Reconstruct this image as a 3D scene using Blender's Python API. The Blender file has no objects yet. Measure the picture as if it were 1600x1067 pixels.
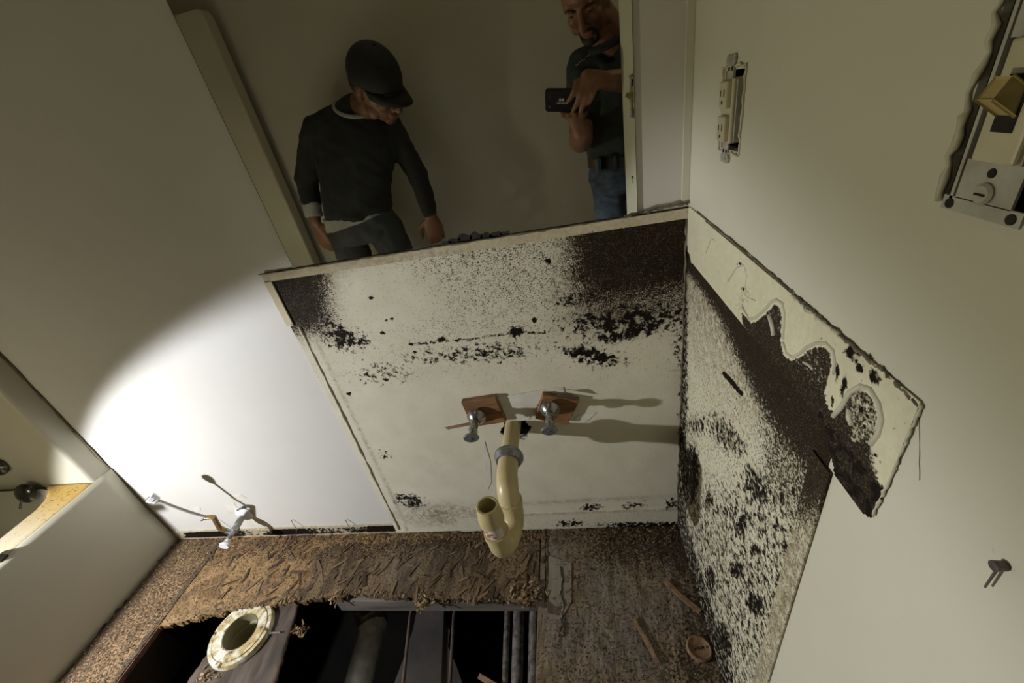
import bpy, bmesh, math, random
import numpy as np
from mathutils import Vector, Matrix, noise as mnoise
random.seed(7)
rng = np.random.default_rng(11)
S = bpy.context.scene
COL = S.collection

# ------------------------------------------------------------------ camera, exposure, light
H = 1.118                      # camera height above the subfloor
FPX = 636.2                    # focal length in pixels of the 1600 wide frame
RC = [[0.9794786187926221, 0.10802145017356664, 0.17015581574103247],
      [0.09134675474376977, 0.5146304645274445, -0.8525322606083883],
      [-0.17965913760752064, 0.850580302665578, 0.49420212766787597]]
RM = Matrix(RC)
cam_d = bpy.data.cameras.new('camera'); cam = bpy.data.objects.new('camera', cam_d); COL.objects.link(cam)
cam_d.sensor_width = 36; cam_d.lens = FPX / 1600 * 36; cam_d.clip_start = 0.01
cam.matrix_world = Matrix.Translation((0, 0, H)) @ RM.to_4x4()
S.camera = cam
S.view_settings.view_transform = 'Standard'
S.view_settings.look = 'None'
S.view_settings.gamma = 1
S.view_settings.use_curve_mapping = False
S.view_settings.exposure = 0.12
w = bpy.data.worlds.new('world'); S.world = w; w.use_nodes = True
w.node_tree.nodes['Background'].inputs[0].default_value = (.9, .85, .6, 1)
w.node_tree.nodes['Background'].inputs[1].default_value = 0.0

LAMP = Vector((-1.525, .07, .650))          # a wide work light held low beside the tub
def light(name, kind, loc, energy, color, size):
    d = bpy.data.lights.new(name, kind); d.energy = energy; d.color = color
    if kind in ('POINT', 'SPOT'): d.shadow_soft_size = size
    o = bpy.data.objects.new(name, d); COL.objects.link(o); o.location = loc
    return o
sp = light('work_light_beam', 'SPOT', LAMP, 46, (.92, .945, 1.0), .014)
sp.data.spot_size = math.radians(127); sp.data.spot_blend = .17
sp.rotation_euler = Vector((.580, .315, -.750)).to_track_quat('-Z', 'Y').to_euler()
sp2 = light('right_wall_fill', 'SPOT', LAMP, 15, (1.0, .95, .68), .03)  # extra spot added at the lamp position to brighten the right wall
sp2.data.spot_size = math.radians(84); sp2.data.spot_blend = 1.0
sp2.rotation_euler = Vector((1, .02, .16)).to_track_quat('-Z', 'Y').to_euler()
light('work_light_spill', 'POINT', LAMP, 2.0, (1.0, .93, .62), .03)
hall = light('hall_ambient_fill', 'AREA', (.75, -.1, 2.25), 1.6, (1.0, .92, .60), .3)  # area light added as ambient fill for the rear spaces, no fixture
hall.data.size = .3
ceil_l = light('bath_ambient_fill', 'AREA', (-.6, -.25, 2.30), .8, (1.0, .93, .60), .5)  # added area light, dim ambient fill for the bathroom
ceil_l.data.size = .4

# ------------------------------------------------------------------ measuring helpers (a pixel and one known plane give a point)
def ray(px, py): return (RM @ Vector((px - 800, -(py - 533.5), -FPX)))
def onp(px, py, x=None, y=None, z=None):
    d = ray(px, py)
    if x is not None: t = x / d.x
    elif y is not None: t = y / d.y
    else: t = (z - H) / d.z
    return Vector((d.x * t, d.y * t, d.z * t + H))
YB = .78                       # back wall
XR = .213                      # right wall
XT = -1.512                    # tub apron
YR = -.76                      # rear wall, seen in the mirror
def mir(px, py, y):            # a point seen in the mirror, at room depth y
    d = ray(px, py); t = (2 * YB - y) / d.y
    return Vector((d.x * t, y, d.z * t + H))
RN = np.array(RC)
def proj(P):                   # world points (n,3) -> photograph pixels (to place stains on a surface)
    q = (P - np.array([0, 0, H])) @ RN
    return 800 + FPX * q[:, 0] / -q[:, 2], 533.5 - FPX * q[:, 1] / -q[:, 2]

# ------------------------------------------------------------------ mesh helpers
def new_obj(name, me, mat=None, parent=None, smooth=False):
    o = bpy.data.objects.new(name, me); COL.objects.link(o)
    if mat is not None: me.materials.append(mat)
    if parent is not None: o.parent = parent
    if smooth: me.polygons.foreach_set('use_smooth', [True] * len(me.polygons))
    return o
def obj(name, bm, mat=None, parent=None, smooth=False, label=None, angle=None):
    if parent is not None:
        bmesh.ops.translate(bm, vec=-world_loc(parent), verts=bm.verts)
    me = bpy.data.meshes.new(name); bm.normal_update(); bm.to_mesh(me); bm.free()
    o = new_obj(name, me, mat, parent, smooth)
    if smooth and angle:
        try: me.set_sharp_from_angle(angle=math.radians(angle))
        except Exception: pass
    if label: o['label'] = label
    return o
def world_loc(o):
    v = o.location.copy()
    while o.parent: o = o.parent; v += o.location
    return v
def thing(name, label, cat, loc=(0, 0, 0), group=None):
    o = bpy.data.objects.new(name, None); COL.objects.link(o); o.location = loc; o.empty_display_size = .05
    o['label'] = label; o['category'] = cat
    if group: o['group'] = group
    return o
def tag(o, label, cat, group=None):
    o['label'] = label; o['category'] = cat
    if group: o['group'] = group
    return o
def struct(name, loc=(0, 0, 0)):
    o = bpy.data.objects.new(name, None); COL.objects.link(o); o.location = loc; o['kind'] = 'structure'
    return o
BM = bmesh.new
def box(bm, a, b, bev=0):
    lo = [min(a[i], b[i]) for i in range(3)]; hi = [max(a[i], b[i]) for i in range(3)]
    r = bmesh.ops.create_cube(bm, size=1)
    for v in r['verts']:
        v.co = Vector([(lo[i] + hi[i]) / 2 + v.co[i] * (hi[i] - lo[i]) for i in range(3)])
    if bev:
        es = list({e for v in r['verts'] for e in v.link_edges})
        bmesh.ops.bevel(bm, geom=es, offset=bev, segments=2, affect='EDGES', profile=.5)
    return bm
def obox(bm, c, ex, ey, ez, bev=0):        # oriented box: centre and three half vectors
    r = bmesh.ops.create_cube(bm, size=2)
    for v in r['verts']:
        v.co = Vector(c) + Vector(ex) * v.co.x + Vector(ey) * v.co.y + Vector(ez) * v.co.z
    if bev:
        es = list({e for v in r['verts'] for e in v.link_edges})
        bmesh.ops.bevel(bm, geom=es, offset=bev, segments=2, affect='EDGES', profile=.5)
    return bm
def frame(d):
    d = d.normalized(); a = Vector((0, 0, 1)) if abs(d.z) < .9 else Vector((1, 0, 0))
    u = d.cross(a).normalized(); return u, d.cross(u).normalized()
def loft(bm, rings, cap=True):             # rings: (centre, half vector, half vector)
    n = 20; R = []
    for c, u, v in rings:
        R.append([bm.verts.new(Vector(c) + Vector(u) * math.cos(2 * math.pi * k / n) + Vector(v) * math.sin(2 * math.pi * k / n)) for k in range(n)])
    for a, b in zip(R, R[1:]):
        for k in range(n): bm.faces.new((a[k], a[(k + 1) % n], b[(k + 1) % n], b[k]))
    if cap: bm.faces.new(list(reversed(R[0]))); bm.faces.new(R[-1])
    return bm
def tube(bm, pts, rad, n=12, cap=True):    # swept round section
    pts = [Vector(p) for p in pts]
    if not hasattr(rad, '__len__'): rad = [rad] * len(pts)
    R = []; u = None
    for i, p in enumerate(pts):
        t = (pts[min(i + 1, len(pts) - 1)] - pts[max(i - 1, 0)]).normalized()
        if u is None: u, _ = frame(t)
        u = (u - t * u.dot(t)).normalized(); v = t.cross(u)
        R.append([bm.verts.new(p + (u * math.cos(2 * math.pi * k / n) + v * math.sin(2 * math.pi * k / n)) * rad[i]) for k in range(n)])
    for a, b in zip(R, R[1:]):
        for k in range(n): bm.faces.new((a[k], a[(k + 1) % n], b[(k + 1) % n], b[k]))
    if cap: bm.faces.new(list(reversed(R[0]))); bm.faces.new(R[-1])
    return bm
def lathe(bm, o, axis, prof, n=28, closed=False):   # prof: (distance along axis, radius)
    o = Vector(o); axis = Vector(axis).normalized(); u, v = frame(axis); R = []
    for h, r in prof:
        R.append([bm.verts.new(o + axis * h + (u * math.cos(2 * math.pi * k / n) + v * math.sin(2 * math.pi * k / n)) * max(r, 1e-4)) for k in range(n)])
    prs = list(zip(R, R[1:])) + ([(R[-1], R[0])] if closed else [])
    for a, b in prs:
        for k in range(n): bm.faces.new((a[k], a[(k + 1) % n], b[(k + 1) % n], b[k]))
    if not closed: bm.faces.new(list(reversed(R[0]))); bm.faces.new(R[-1])
    return bm
def prism(bm, pts, vec):                    # polygon extruded along vec
    a = [bm.verts.new(Vector(p)) for p in pts]; b = [bm.verts.new(Vector(p) + Vector(vec)) for p in pts]
    bm.faces.new(a); bm.faces.new(list(reversed(b)))
    for i in range(len(a)): bm.faces.new((a[i], b[i], b[(i + 1) % len(a)], a[(i + 1) % len(a)]))
    bmesh.ops.recalc_face_normals(bm, faces=bm.faces)
    return bm
def ball(bm, c, r, m=None, seg=14):
    if not hasattr(r, '__len__'): r = (r, r, r)
    q = bmesh.ops.create_uvsphere(bm, u_segments=seg, v_segments=max(8, seg // 2 + 2), radius=1)
    for v in q['verts']:
        p = Vector((v.co.x * r[0], v.co.y * r[1], v.co.z * r[2]))
        v.co = Vector(c) + ((m @ p) if m is not None else p)
    return bm
def rcone(bm, a, b, ra, rb):
    tube(bm, [a, b], [ra, rb], 14); ball(bm, a, ra); ball(bm, b, rb); return bm
def chain(bm, pts):                         # pts: (point, radius)
    for (a, ra), (b, rb) in zip(pts, pts[1:]): rcone(bm, a, b, ra, rb)
    return bm
def arc(c, a, b, n=10, t0=0, t1=math.pi / 2):
    return [Vector(c) + Vector(a) * math.cos(t0 + (t1 - t0) * i / n) + Vector(b) * math.sin(t0 + (t1 - t0) * i / n) for i in range(n + 1)]
def remeshed(bm, voxel, smooth=2, wrinkle=0, seed=0, wscale=14):
    bm.normal_update(); me = bpy.data.meshes.new('t'); bm.to_mesh(me); bm.free()
    o = bpy.data.objects.new('t', me); COL.objects.link(o)
    m = o.modifiers.new('r', 'REMESH'); m.mode = 'VOXEL'; m.voxel_size = voxel
    if smooth:
        s = o.modifiers.new('s', 'SMOOTH'); s.factor = .6; s.iterations = smooth
    dg = bpy.context.evaluated_depsgraph_get()
    out = bpy.data.meshes.new_from_object(o.evaluated_get(dg))
    bpy.data.objects.remove(o); bpy.data.meshes.remove(me)
    b2 = BM(); b2.from_mesh(out); bpy.data.meshes.remove(out)
    if wrinkle:
        b2.normal_update()
        for v in b2.verts:
            q = v.co
            k = mnoise.noise(Vector((q.x * wscale + seed, q.y * wscale, q.z * wscale * 1.7 + q.x * 9)))
            k2 = mnoise.noise(Vector((q.x * wscale * 2.3, q.y * wscale * 2.3 + seed, q.z * wscale * 2.6)))
            v.co = q + v.normal * wrinkle * (k * 1.0 + k2 * .4)
    return b2

# ------------------------------------------------------------------ materials
class NT:
    def __init__(s, name):
        s.m = bpy.data.materials.new(name); s.m.use_nodes = True; s.t = s.m.node_tree; s.n = s.t.nodes; s.l = s.t.links
        s.b = s.n['Principled BSDF']
        s.co = s.n.new('ShaderNodeTexCoord').outputs['Object']
    def put(s, sock, v):
        if hasattr(v, 'links') or hasattr(v, 'is_output'): s.l.new(v, sock)
        else: sock.default_value = v
    def noise(s, scale, detail=3, rough=.55, stretch=None, dist=0, rot=None):
        n = s.n.new('ShaderNodeTexNoise'); n.inputs['Scale'].default_value = scale; n.inputs['Detail'].default_value = detail
        n.inputs['Roughness'].default_value = rough; n.inputs['Distortion'].default_value = dist
        s.l.new(s.map(stretch, rot), n.inputs['Vector']); return n.outputs[0]
    def map(s, stretch=None, rot=None):
        if not stretch and not rot: return s.co
        m = s.n.new('ShaderNodeMapping'); s.l.new(s.co, m.inputs['Vector'])
        if stretch: m.inputs['Scale'].default_value = stretch
        if rot: m.inputs['Rotation'].default_value = rot
        return m.outputs[0]
    def voro(s, scale, stretch=None, feat='F1', rot=None, out=0):
        n = s.n.new('ShaderNodeTexVoronoi'); n.inputs['Scale'].default_value = scale; n.feature = feat
        s.l.new(s.map(stretch, rot), n.inputs['Vector']); return n.outputs[out]
    def math(s, op, a, b=None, c=None, clamp=False):
        n = s.n.new('ShaderNodeMath'); n.operation = op; n.use_clamp = clamp
        s.put(n.inputs[0], a)
        if b is not None: s.put(n.inputs[1], b)
        if c is not None: s.put(n.inputs[2], c)
        return n.outputs[0]
    def ramp(s, v, a, b, va=0., vb=1.):       # linear, clamped
        n = s.n.new('ShaderNodeMapRange'); s.l.new(v, n.inputs[0])
        n.inputs[1].default_value = a; n.inputs[2].default_value = b; n.inputs[3].default_value = va; n.inputs[4].default_value = vb
        return n.outputs[0]
    def mix(s, f, a, b):
        n = s.n.new('ShaderNodeMix'); n.data_type = 'RGBA'
        s.put(n.inputs[0], f)
        for k, v in ((6, a), (7, b)):
            if isinstance(v, tuple): n.inputs[k].default_value = (v[0], v[1], v[2], 1)
            else: s.l.new(v, n.inputs[k])
        return n.outputs[2]
    def attr(s, name):
        n = s.n.new('ShaderNodeAttribute'); n.attribute_name = name; q = s.n.new('ShaderNodeSeparateColor')
        s.l.new(n.outputs['Color'], q.inputs[0]); return q.outputs
    def bump(s, h, strength=.3, dist=.002):
        n = s.n.new('ShaderNodeBump'); n.inputs['Strength'].default_value = strength; n.inputs['Distance'].default_value = dist
        s.l.new(h, n.inputs['Height']); s.l.new(n.outputs[0], s.b.inputs['Normal'])
    def done(s, col, rough=.6, metal=0., spec=None):
        if isinstance(col, tuple): s.b.inputs['Base Color'].default_value = (*col, 1)
        else: s.l.new(col, s.b.inputs['Base Color'])
        s.put(s.b.inputs['Roughness'], rough); s.b.inputs['Metallic'].default_value = metal
        if spec is not None: s.b.inputs['Specular IOR Level'].default_value = spec
        return s.m
def simple(name, a, b=None, scale=20, rough=.6, metal=0., bump=0, lo=.35, hi=.65, detail=4, bd=.001, spec=None, stretch=None):
    t = NT(name); n = t.noise(scale, detail, stretch=stretch)
    col = t.mix(t.ramp(n, lo, hi), a, b) if b else a
    if bump: t.bump(t.noise(scale * 3, 3, stretch=stretch), bump, bd)
    return t.done(col, rough, metal, spec)
def mould(name, base, base2, fine=(.017, .0105, .005), dark=(.009, .006, .004), smear=(.16, .10, .05), fs=330, cs=92, rough=.8):
    t = NT(name); r = t.attr('stain')
    n1 = t.ramp(t.noise(fs, 2, .6), .30, .70); n2 = t.ramp(t.noise(cs, 6, .68, dist=.4), .28, .72)
    n3 = t.noise(14, 4); n1b = t.ramp(t.noise(fs * .42, 2, .6), .3, .7)
    nn = t.math('MULTIPLY_ADD', n1b, .3, t.math('MULTIPLY', n1, .7))
    m1 = t.math('MULTIPLY', t.math('MULTIPLY_ADD', t.math('SUBTRACT', r[0], nn), 3.0, .5, clamp=True), t.ramp(t.noise(fs * 1.7, 2), .52, .72, 1.0, .80))
    m2 = t.math('MULTIPLY_ADD', t.math('SUBTRACT', r[1], n2), 5.5, .5, clamp=True)
    m3 = t.math('MULTIPLY', r[2], t.ramp(n2, .15, .75), clamp=True)
    c = t.mix(t.ramp(n3, .35, .65), base, base2)
    c = t.mix(m3, c, smear); c = t.mix(m1, c, fine); c = t.mix(m2, c, dark)
    t.bump(t.math('ADD', t.math('MULTIPLY', m2, .8), t.math('MULTIPLY', m1, .3)), .5, .0012)
    return t.done(c, rough, spec=.12)
M = {}
def wallpaint(name, a, b):
    t = NT(name); c = t.mix(t.ramp(t.noise(2.2, 5, .6), .35, .65), a, b)
    sm = t.ramp(t.noise(60, 4, .7), .70, .78)
    c = t.mix(t.math('MULTIPLY', sm, .35), c, (a[0] * .5, a[1] * .45, a[2] * .35))
    t.bump(t.noise(260, 3), .12, .0008); return t.done(c, .55, spec=.35)
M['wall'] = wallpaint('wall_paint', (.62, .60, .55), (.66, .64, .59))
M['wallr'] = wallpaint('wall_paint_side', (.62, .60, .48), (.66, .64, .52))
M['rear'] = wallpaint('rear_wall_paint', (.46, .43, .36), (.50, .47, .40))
M['mould'] = mould('mouldy_wallboard', (.72, .68, .54), (.66, .62, .48))
M['mould2'] = mould('mouldy_side_wallboard', (.74, .70, .55), (.68, .64, .47), cs=105, fs=380)
M['splash'] = mould('bare_splash_area', (.68, .64, .45), (.72, .68, .50), fine=(.022, .015, .008), fs=420)
M['strip'] = mould('cream_strip', (.66, .60, .44), (.58, .50, .34))
M['mirror'] = NT('mirror_glass').done((.68, .68, .62), .0, 1.0)
M['mirror_edge'] = simple('mirror_edge', (.05, .05, .04), (.12, .11, .08), 40, .4)
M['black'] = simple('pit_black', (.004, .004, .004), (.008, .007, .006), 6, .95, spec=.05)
M['dark_gap'] = simple('dark_gap', (.012, .010, .008), (.03, .026, .02), 90, .9)
M['caulk'] = simple('old_caulk', (.20, .17, .11), (.09, .075, .05), 50, .8, bump=.5)
M['glue'] = simple('cream_glue', (.56, .53, .40), (.50, .47, .35), 40, .5)
def tubmat():
    t = NT('tub_plastic'); r = t.attr('stain'); n = t.ramp(t.noise(110, 5, .7), .35, .62)
    c = t.mix(t.ramp(t.noise(3, 4), .35, .65), (.50, .47, .37), (.46, .43, .34))
    c = t.mix(t.math('MULTIPLY', r[0], t.ramp(n, 0, 1, .62, 1.)), c, (.50, .31, .06))
    c = t.mix(t.math('MULTIPLY', r[0], t.ramp(t.noise(160, 3), .60, .66)), c, (.12, .08, .03))
    t.bump(t.noise(420, 2), .15, .0006); return t.done(c, t.math('MULTIPLY_ADD', r[0], .3, .38), spec=.45)
M['tub'] = tubmat()
M['chrome'] = simple('aged_chrome', (.42, .42, .42), (.20, .20, .19), 90, .28, .9)
M['darkchrome'] = simple('dark_chrome', (.16, .16, .14), (.07, .07, .06), 30, .22, .9)
M['zinc'] = simple('zinc_nut', (.34, .35, .37), (.20, .21, .22), 60, .4, .8)
M['pvc'] = simple('aged_pvc', (.62, .52, .29), (.50, .41, .21), 12, .35, bump=.1)
M['pvc_dark'] = simple('pvc_inside', (.10, .07, .03), (.05, .035, .015), 30, .7)
M['whiteplastic'] = simple('white_plastic', (.82, .82, .84), (.7, .7, .7), 30, .35)
M['labelpaper'] = simple('label_paper', (.70, .66, .56), (.62, .56, .46), 50, .6)
M['redprint'] = simple('red_print', (.50, .14, .12), None, rough=.6)
M['brass'] = simple('tarnished_brass', (.40, .26, .10), (.22, .14, .06), 60, .45, .7)
M['hose'] = simple('grey_supply_tube', (.42, .40, .37), (.32, .30, .27), 60, .45)
M['plywood'] = simple('reddish_board', (.27, .135, .06), (.15, .07, .032), 18, .6, bump=.4, stretch=(1, 1, 5))
M['paper'] = simple('torn_paper', (.72, .70, .62), (.62, .59, .50), 30, .8, bump=.2)
M['ivory'] = simple('ivory_plastic', (.60, .55, .38), (.52, .47, .31), 20, .4)
M['ivory2'] = simple('amber_ivory_plastic', (.50, .41, .17), (.40, .31, .12), 20, .4)
M['steel'] = simple('painted_yoke', (.50, .49, .42), (.36, .35, .29), 60, .5, .2)
M['devgrey'] = simple('grey_device_body', (.20, .20, .17), (.12, .12, .10), 40, .5)
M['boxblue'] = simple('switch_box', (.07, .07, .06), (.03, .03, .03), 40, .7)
M['joist'] = simple('grey_lumber', (.22, .19, .155), (.10, .082, .068), 9, .75, bump=.5, stretch=(.6, 1, 6))
M['dirtypipe'] = simple('grimy_pipe', (.24, .21, .19), (.07, .058, .05), 60, .5, .3, bump=.5)
M['greypipe'] = simple('grey_waste_pipe', (.62, .62, .62), (.36, .36, .35), 28, .35, .15, bump=.3, lo=.35, hi=.65)
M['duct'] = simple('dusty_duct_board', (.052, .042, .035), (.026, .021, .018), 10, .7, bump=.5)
M['rod'] = simple('brown_rod', (.13, .085, .065), (.06, .04, .03), 50, .5)
def flangemat():
    t = NT('dirty_flange'); a = t.noise(30, 5, .7); b = t.noise(55, 5, .7)
    c = t.mix(t.ramp(a, .44, .58), (.74, .72, .62), (.48, .36, .14)); c = t.mix(t.ramp(b, .56, .66), c, (.12, .08, .04))
    t.bump(b, .6, .002); return t.done(c, .5)
M['flange'] = flangemat()
M['flangein'] = simple('flange_bore', (.34, .31, .20), (.22, .19, .11), 14, .45)
def boardmat(name, tan, tan2, wet, wet2, rot=.5, chip=70):
    t = NT(name); r = t.attr('stain')
    v = t.voro(chip, (1, .28, 1), rot=(0, 0, rot), out=1); q = t.n.new('ShaderNodeSeparateColor'); t.l.new(v, q.inputs[0])
    v2 = t.voro(26, (1, .22, 1), rot=(0, 0, rot * 1.3), out=1); q2 = t.n.new('ShaderNodeSeparateColor'); t.l.new(v2, q2.inputs[0])
    c = t.mix(t.math('MULTIPLY', t.ramp(q.outputs[0], 0, 1), .6), tan, tan2); c = t.mix(t.ramp(t.noise(16, 6, .7, dist=1.), .45, .62, 0, .75), c, (tan2[0] * .6, tan2[1] * .55, tan2[2] * .5))
    cw = t.mix(t.ramp(q2.outputs[0], .1, .9), wet, wet2)
    g = t.noise(9, 6, .7)
    f = t.math('MULTIPLY_ADD', t.math('SUBTRACT', r[0], t.ramp(g, .3, .7)), 3., .5, clamp=True)
    c = t.mix(f, c, cw)
    sp_ = t.math('MULTIPLY_ADD', t.math('SUBTRACT', r[1], t.ramp(t.noise(170, 4, .7), .3, .7)), 5, .5, clamp=True)
    c = t.mix(t.math('MULTIPLY', sp_, .9), c, (.035, .022, .012))
    c = t.mix(r[2], c, (.22, .18, .15))
    t.bump(t.math('ADD', q.outputs[1], t.noise(120, 4)), .7, .0025); return t.done(c, .75, spec=.25)
M['board'] = boardmat('rotted_board', (.40, .255, .12), (.24, .14, .062), (.088, .060, .036), (.185, .128, .068), .55)
M['board2'] = boardmat('dusty_particle_board', (.27, .205, .135), (.20, .15, .10), (.23, .19, .15), (.17, .14, .115), .2, 110)
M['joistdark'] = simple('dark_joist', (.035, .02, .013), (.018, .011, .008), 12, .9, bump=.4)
M['veneer'] = simple('grey_veneer', (.27, .23, .18), (.20, .165, .125), 14, .8, bump=.5, stretch=(3, .6, 1))
M['edge'] = simple('board_edge', (.34, .22, .12), (.20, .11, .06), 60, .8, bump=.6)
M['rededge'] = simple('reddish_board_edge', (.26, .12, .07), (.13, .06, .035), 40, .8, bump=.6)
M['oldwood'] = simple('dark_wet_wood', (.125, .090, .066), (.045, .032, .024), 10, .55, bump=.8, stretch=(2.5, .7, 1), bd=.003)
def chipmat(name, cols):
    t = NT(name); n = t.n.new('ShaderNodeAttribute'); n.attribute_name = 'tone'
    return t.done(t.mix(n.outputs['Fac'], cols[0], cols[1]), .8, spec=.2)
M['chips'] = chipmat('wood_chip', (((.075, .045, .025)), ((.42, .30, .17))))
M['strand'] = chipmat('wood_strand', (((.05, .033, .024)), ((.22, .145, .085))))
M['skinA'] = simple('skin_tan', (.21, .10, .055), (.16, .075, .04), 14, .5)
M['skinB'] = simple('skin_light', (.28, .135, .085), (.22, .10, .06), 14, .5)
M['sweater'] = simple('dark_sweater', (.020, .023, .023), (.012, .014, .014), 12, .9, bump=.3)
M['undershirt'] = simple('white_cotton', (.34, .34, .32), (.28, .28, .26), 18, .9, bump=.3)
M['trouser'] = simple('dark_trousers', (.060, .068, .072), (.036, .041, .044), 9, .85, bump=.3)
M['cap'] = simple('black_cap', (.010, .010, .011), (.018, .018, .018), 30, .8, bump=.2)
M['polo'] = simple('charcoal_polo', (.038, .044, .048), (.024, .028, .031), 14, .9, bump=.3)
M['jeans'] = simple('blue_jeans', (.075, .105, .155), (.035, .05, .085), 22, .9, bump=.4, stretch=(1, 1, 2.4))
M['belt'] = simple('brown_belt', (.055, .030, .018), (.03, .018, .012), 30, .5)
M['hair'] = simple('dark_hair', (.020, .013, .009), (.035, .022, .014), 120, .7, bump=.6)
M['phone'] = simple('phone_case', (.008, .008, .009), (.012, .012, .013), 20, .35)
M['lens'] = simple('phone_lens', (.10, .10, .11), None, rough=.1, metal=.6)
M['print'] = simple('white_print', (.62, .62, .60), None, rough=.6)
M['shoe'] = simple('dark_shoe', (.03, .025, .02), (.05, .04, .03), 20, .6)
M['carpet'] = simple('hall_floor', (.20, .17, .13), (.15, .125, .10), 30, .95, bump=.5)
M['ceil'] = simple('ceiling_paint', (.50, .48, .42), (.46, .44, .38), 8, .9)

# ------------------------------------------------------------------ stained grids
def sm(x, a, b):
    t = np.clip((x - a) / (b - a), 0, 1); return t * t * (3 - 2 * t)
def g(px, py, cx, cy, rx, ry, rot=0., p=1.):
    c, s = math.cos(math.radians(rot)), math.sin(math.radians(rot))
    u = (px - cx) * c + (py - cy) * s; v = -(px - cx) * s + (py - cy) * c
    return np.exp(-(((u / rx) ** 2 + (v / ry) ** 2) ** p))
def inpoly(px, py, poly):
    r = np.zeros(px.shape, bool); n = len(poly)
    for i in range(n):
        x1, y1 = poly[i]; x2, y2 = poly[(i + 1) % n]
        if y1 == y2: continue
        c = ((y1 > py) != (y2 > py)) & (px < (x2 - x1) * (py - y1) / (y2 - y1) + x1)
        r ^= c
    return r
def segdist(px, py, pts):
    d = np.full(px.shape, 1e9)
    for (x1, y1), (x2, y2) in zip(pts, pts[1:]):
        L = (x2 - x1) ** 2 + (y2 - y1) ** 2
        t = np.clip(((px - x1) * (x2 - x1) + (py - y1) * (y2 - y1)) / L, 0, 1)
        d = np.minimum(d, np.hypot(px - x1 - t * (x2 - x1), py - y1 - t * (y2 - y1)))
    return d
def grid(name, o, U, V, nu, nv, mat, parent, stain=None, keep=None, thick=0., warp=None, label=None, smooth=False):
    o, U, V = np.array(o, float), np.array(U, float), np.array(V, float)
    i, j = np.meshgrid(np.linspace(0, 1, nu + 1), np.linspace(0, 1, nv + 1), indexing='ij')
    P = o + i.reshape(-1, 1) * U + j.reshape(-1, 1) * V
    px, py = proj(P)
    a = np.arange((nu + 1) * (nv + 1)).reshape(nu + 1, nv + 1)
    F = np.stack([a[:-1, :-1].ravel(), a[1:, :-1].ravel(), a[1:, 1:].ravel(), a[:-1, 1:].ravel()], 1)
    C = P[F].mean(1)
    if keep is not None:
        cx, cy = proj(C); F = F[keep(cx, cy, C)]
    if warp is not None: P = warp(P, px, py)
    st = np.zeros((len(P), 4)); st[:, 3] = 1
    if stain is not None:
        for k, q in enumerate(stain(px, py, P)): st[:, k] = np.clip(q, 0, 1.3)
    used = np.unique(F); re = -np.ones(len(P), int); re[used] = np.arange(len(used))
    P, st, F = P[used], st[used], re[F]
    P = P - np.array(world_loc(parent)) if parent is not None else P
    me = bpy.data.meshes.new(name); me.from_pydata(P.tolist(), [], F.tolist()); me.update()
    at = me.attributes.new('stain', 'FLOAT_COLOR', 'POINT'); at.data.foreach_set('color', st.astype(np.float32).ravel())
    ob = new_obj(name, me, mat, parent, smooth)
    if thick:
        s = ob.modifiers.new('solid', 'SOLIDIFY'); s.thickness = abs(thick); s.offset = -1 if thick > 0 else 1
    if label: ob['label'] = label
    return ob
def cells(parent, name, axis, c, thick, us, vs, holes, mat):
    """a wall of boxes with rectangular openings. axis 'y': u=x, v=z ; axis 'x': u=y, v=z"""
    U = sorted(set(us + [h[k] for h in holes for k in (0, 1)])); V = sorted(set(vs + [h[k] for h in holes for k in (2, 3)]))
    bm = BM()
    for a, b in zip(U, U[1:]):
        for p, q in zip(V, V[1:]):
            m_, n_ = (a + b) / 2, (p + q) / 2
            if any(h[0] < m_ < h[1] and h[2] < n_ < h[3] for h in holes): continue
            if axis == 'y': box(bm, (a, c, p), (b, c + thick, q))
            else: box(bm, (c, a, p), (c + thick, b, q))
    bmesh.ops.remove_doubles(bm, verts=bm.verts, dist=1e-5)
    seen = {}
    for f in list(bm.faces):
        k = tuple(sorted(v.index for v in f.verts)) if False else tuple(sorted((round(v.co.x, 4), round(v.co.y, 4), round(v.co.z, 4)) for v in f.verts))
        seen.setdefault(k, []).append(f)
    dd = [f for fs in seen.values() if len(fs) > 1 for f in fs]
    bmesh.ops.delete(bm, geom=dd, context='FACES')
    return obj(name, bm, mat, parent)

# ------------------------------------------------------------------ room shell
CH = 2.34
wall_back = struct('wall_back')
cells(wall_back, 'wall_surface', 'y', YB, .012, [-2.35, XR + .1], [-.02, CH], [(-.262, -.152, .375, .475)], M['wall'])
b = BM(); box(b, (-.30, YB + .012, .33), (-.11, YB + .10, .52)); bmesh.ops.reverse_faces(b, faces=b.faces)
obj('wall_cavity', b, M['black'], wall_back)
OUT = (.570, .640, 1.014, 1.110)        # receptacle opening in the right wall (y0, y1, z0, z1)
SWI = (.150, .268, 1.026, 1.122)        # switch opening
wall_right = struct('wall_right')
YE = -.02
cells(wall_right, 'wall_surface', 'x', XR, .012, [YE, YB], [-.02, CH], [(OUT[0] + .004, OUT[1] - .004, OUT[2] + .004, OUT[3] - .004), SWI], M['wallr'])
b = BM(); box(b, (XR + .085, YE, 0), (XR + .095, .9, CH)); box(b, (XR, YE - .006, 0), (XR + .095, YE, CH)); obj('wall_end', b, M['wallr'], wall_right)
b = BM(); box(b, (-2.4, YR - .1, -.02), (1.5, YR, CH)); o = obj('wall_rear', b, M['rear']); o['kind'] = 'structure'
b = BM(); box(b, (-2.4, YR, -.02), (-2.3, .9, CH)); o = obj('wall_left', b, M['wall']); o['kind'] = 'structure'
b = BM(); box(b, (1.3, YR, -.02), (1.4, .95, CH)); box(b, (XR + .095, .85, -.02), (1.4, .95, CH)); o = obj('wall_hall', b, M['rear']); o['kind'] = 'structure'
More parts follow.
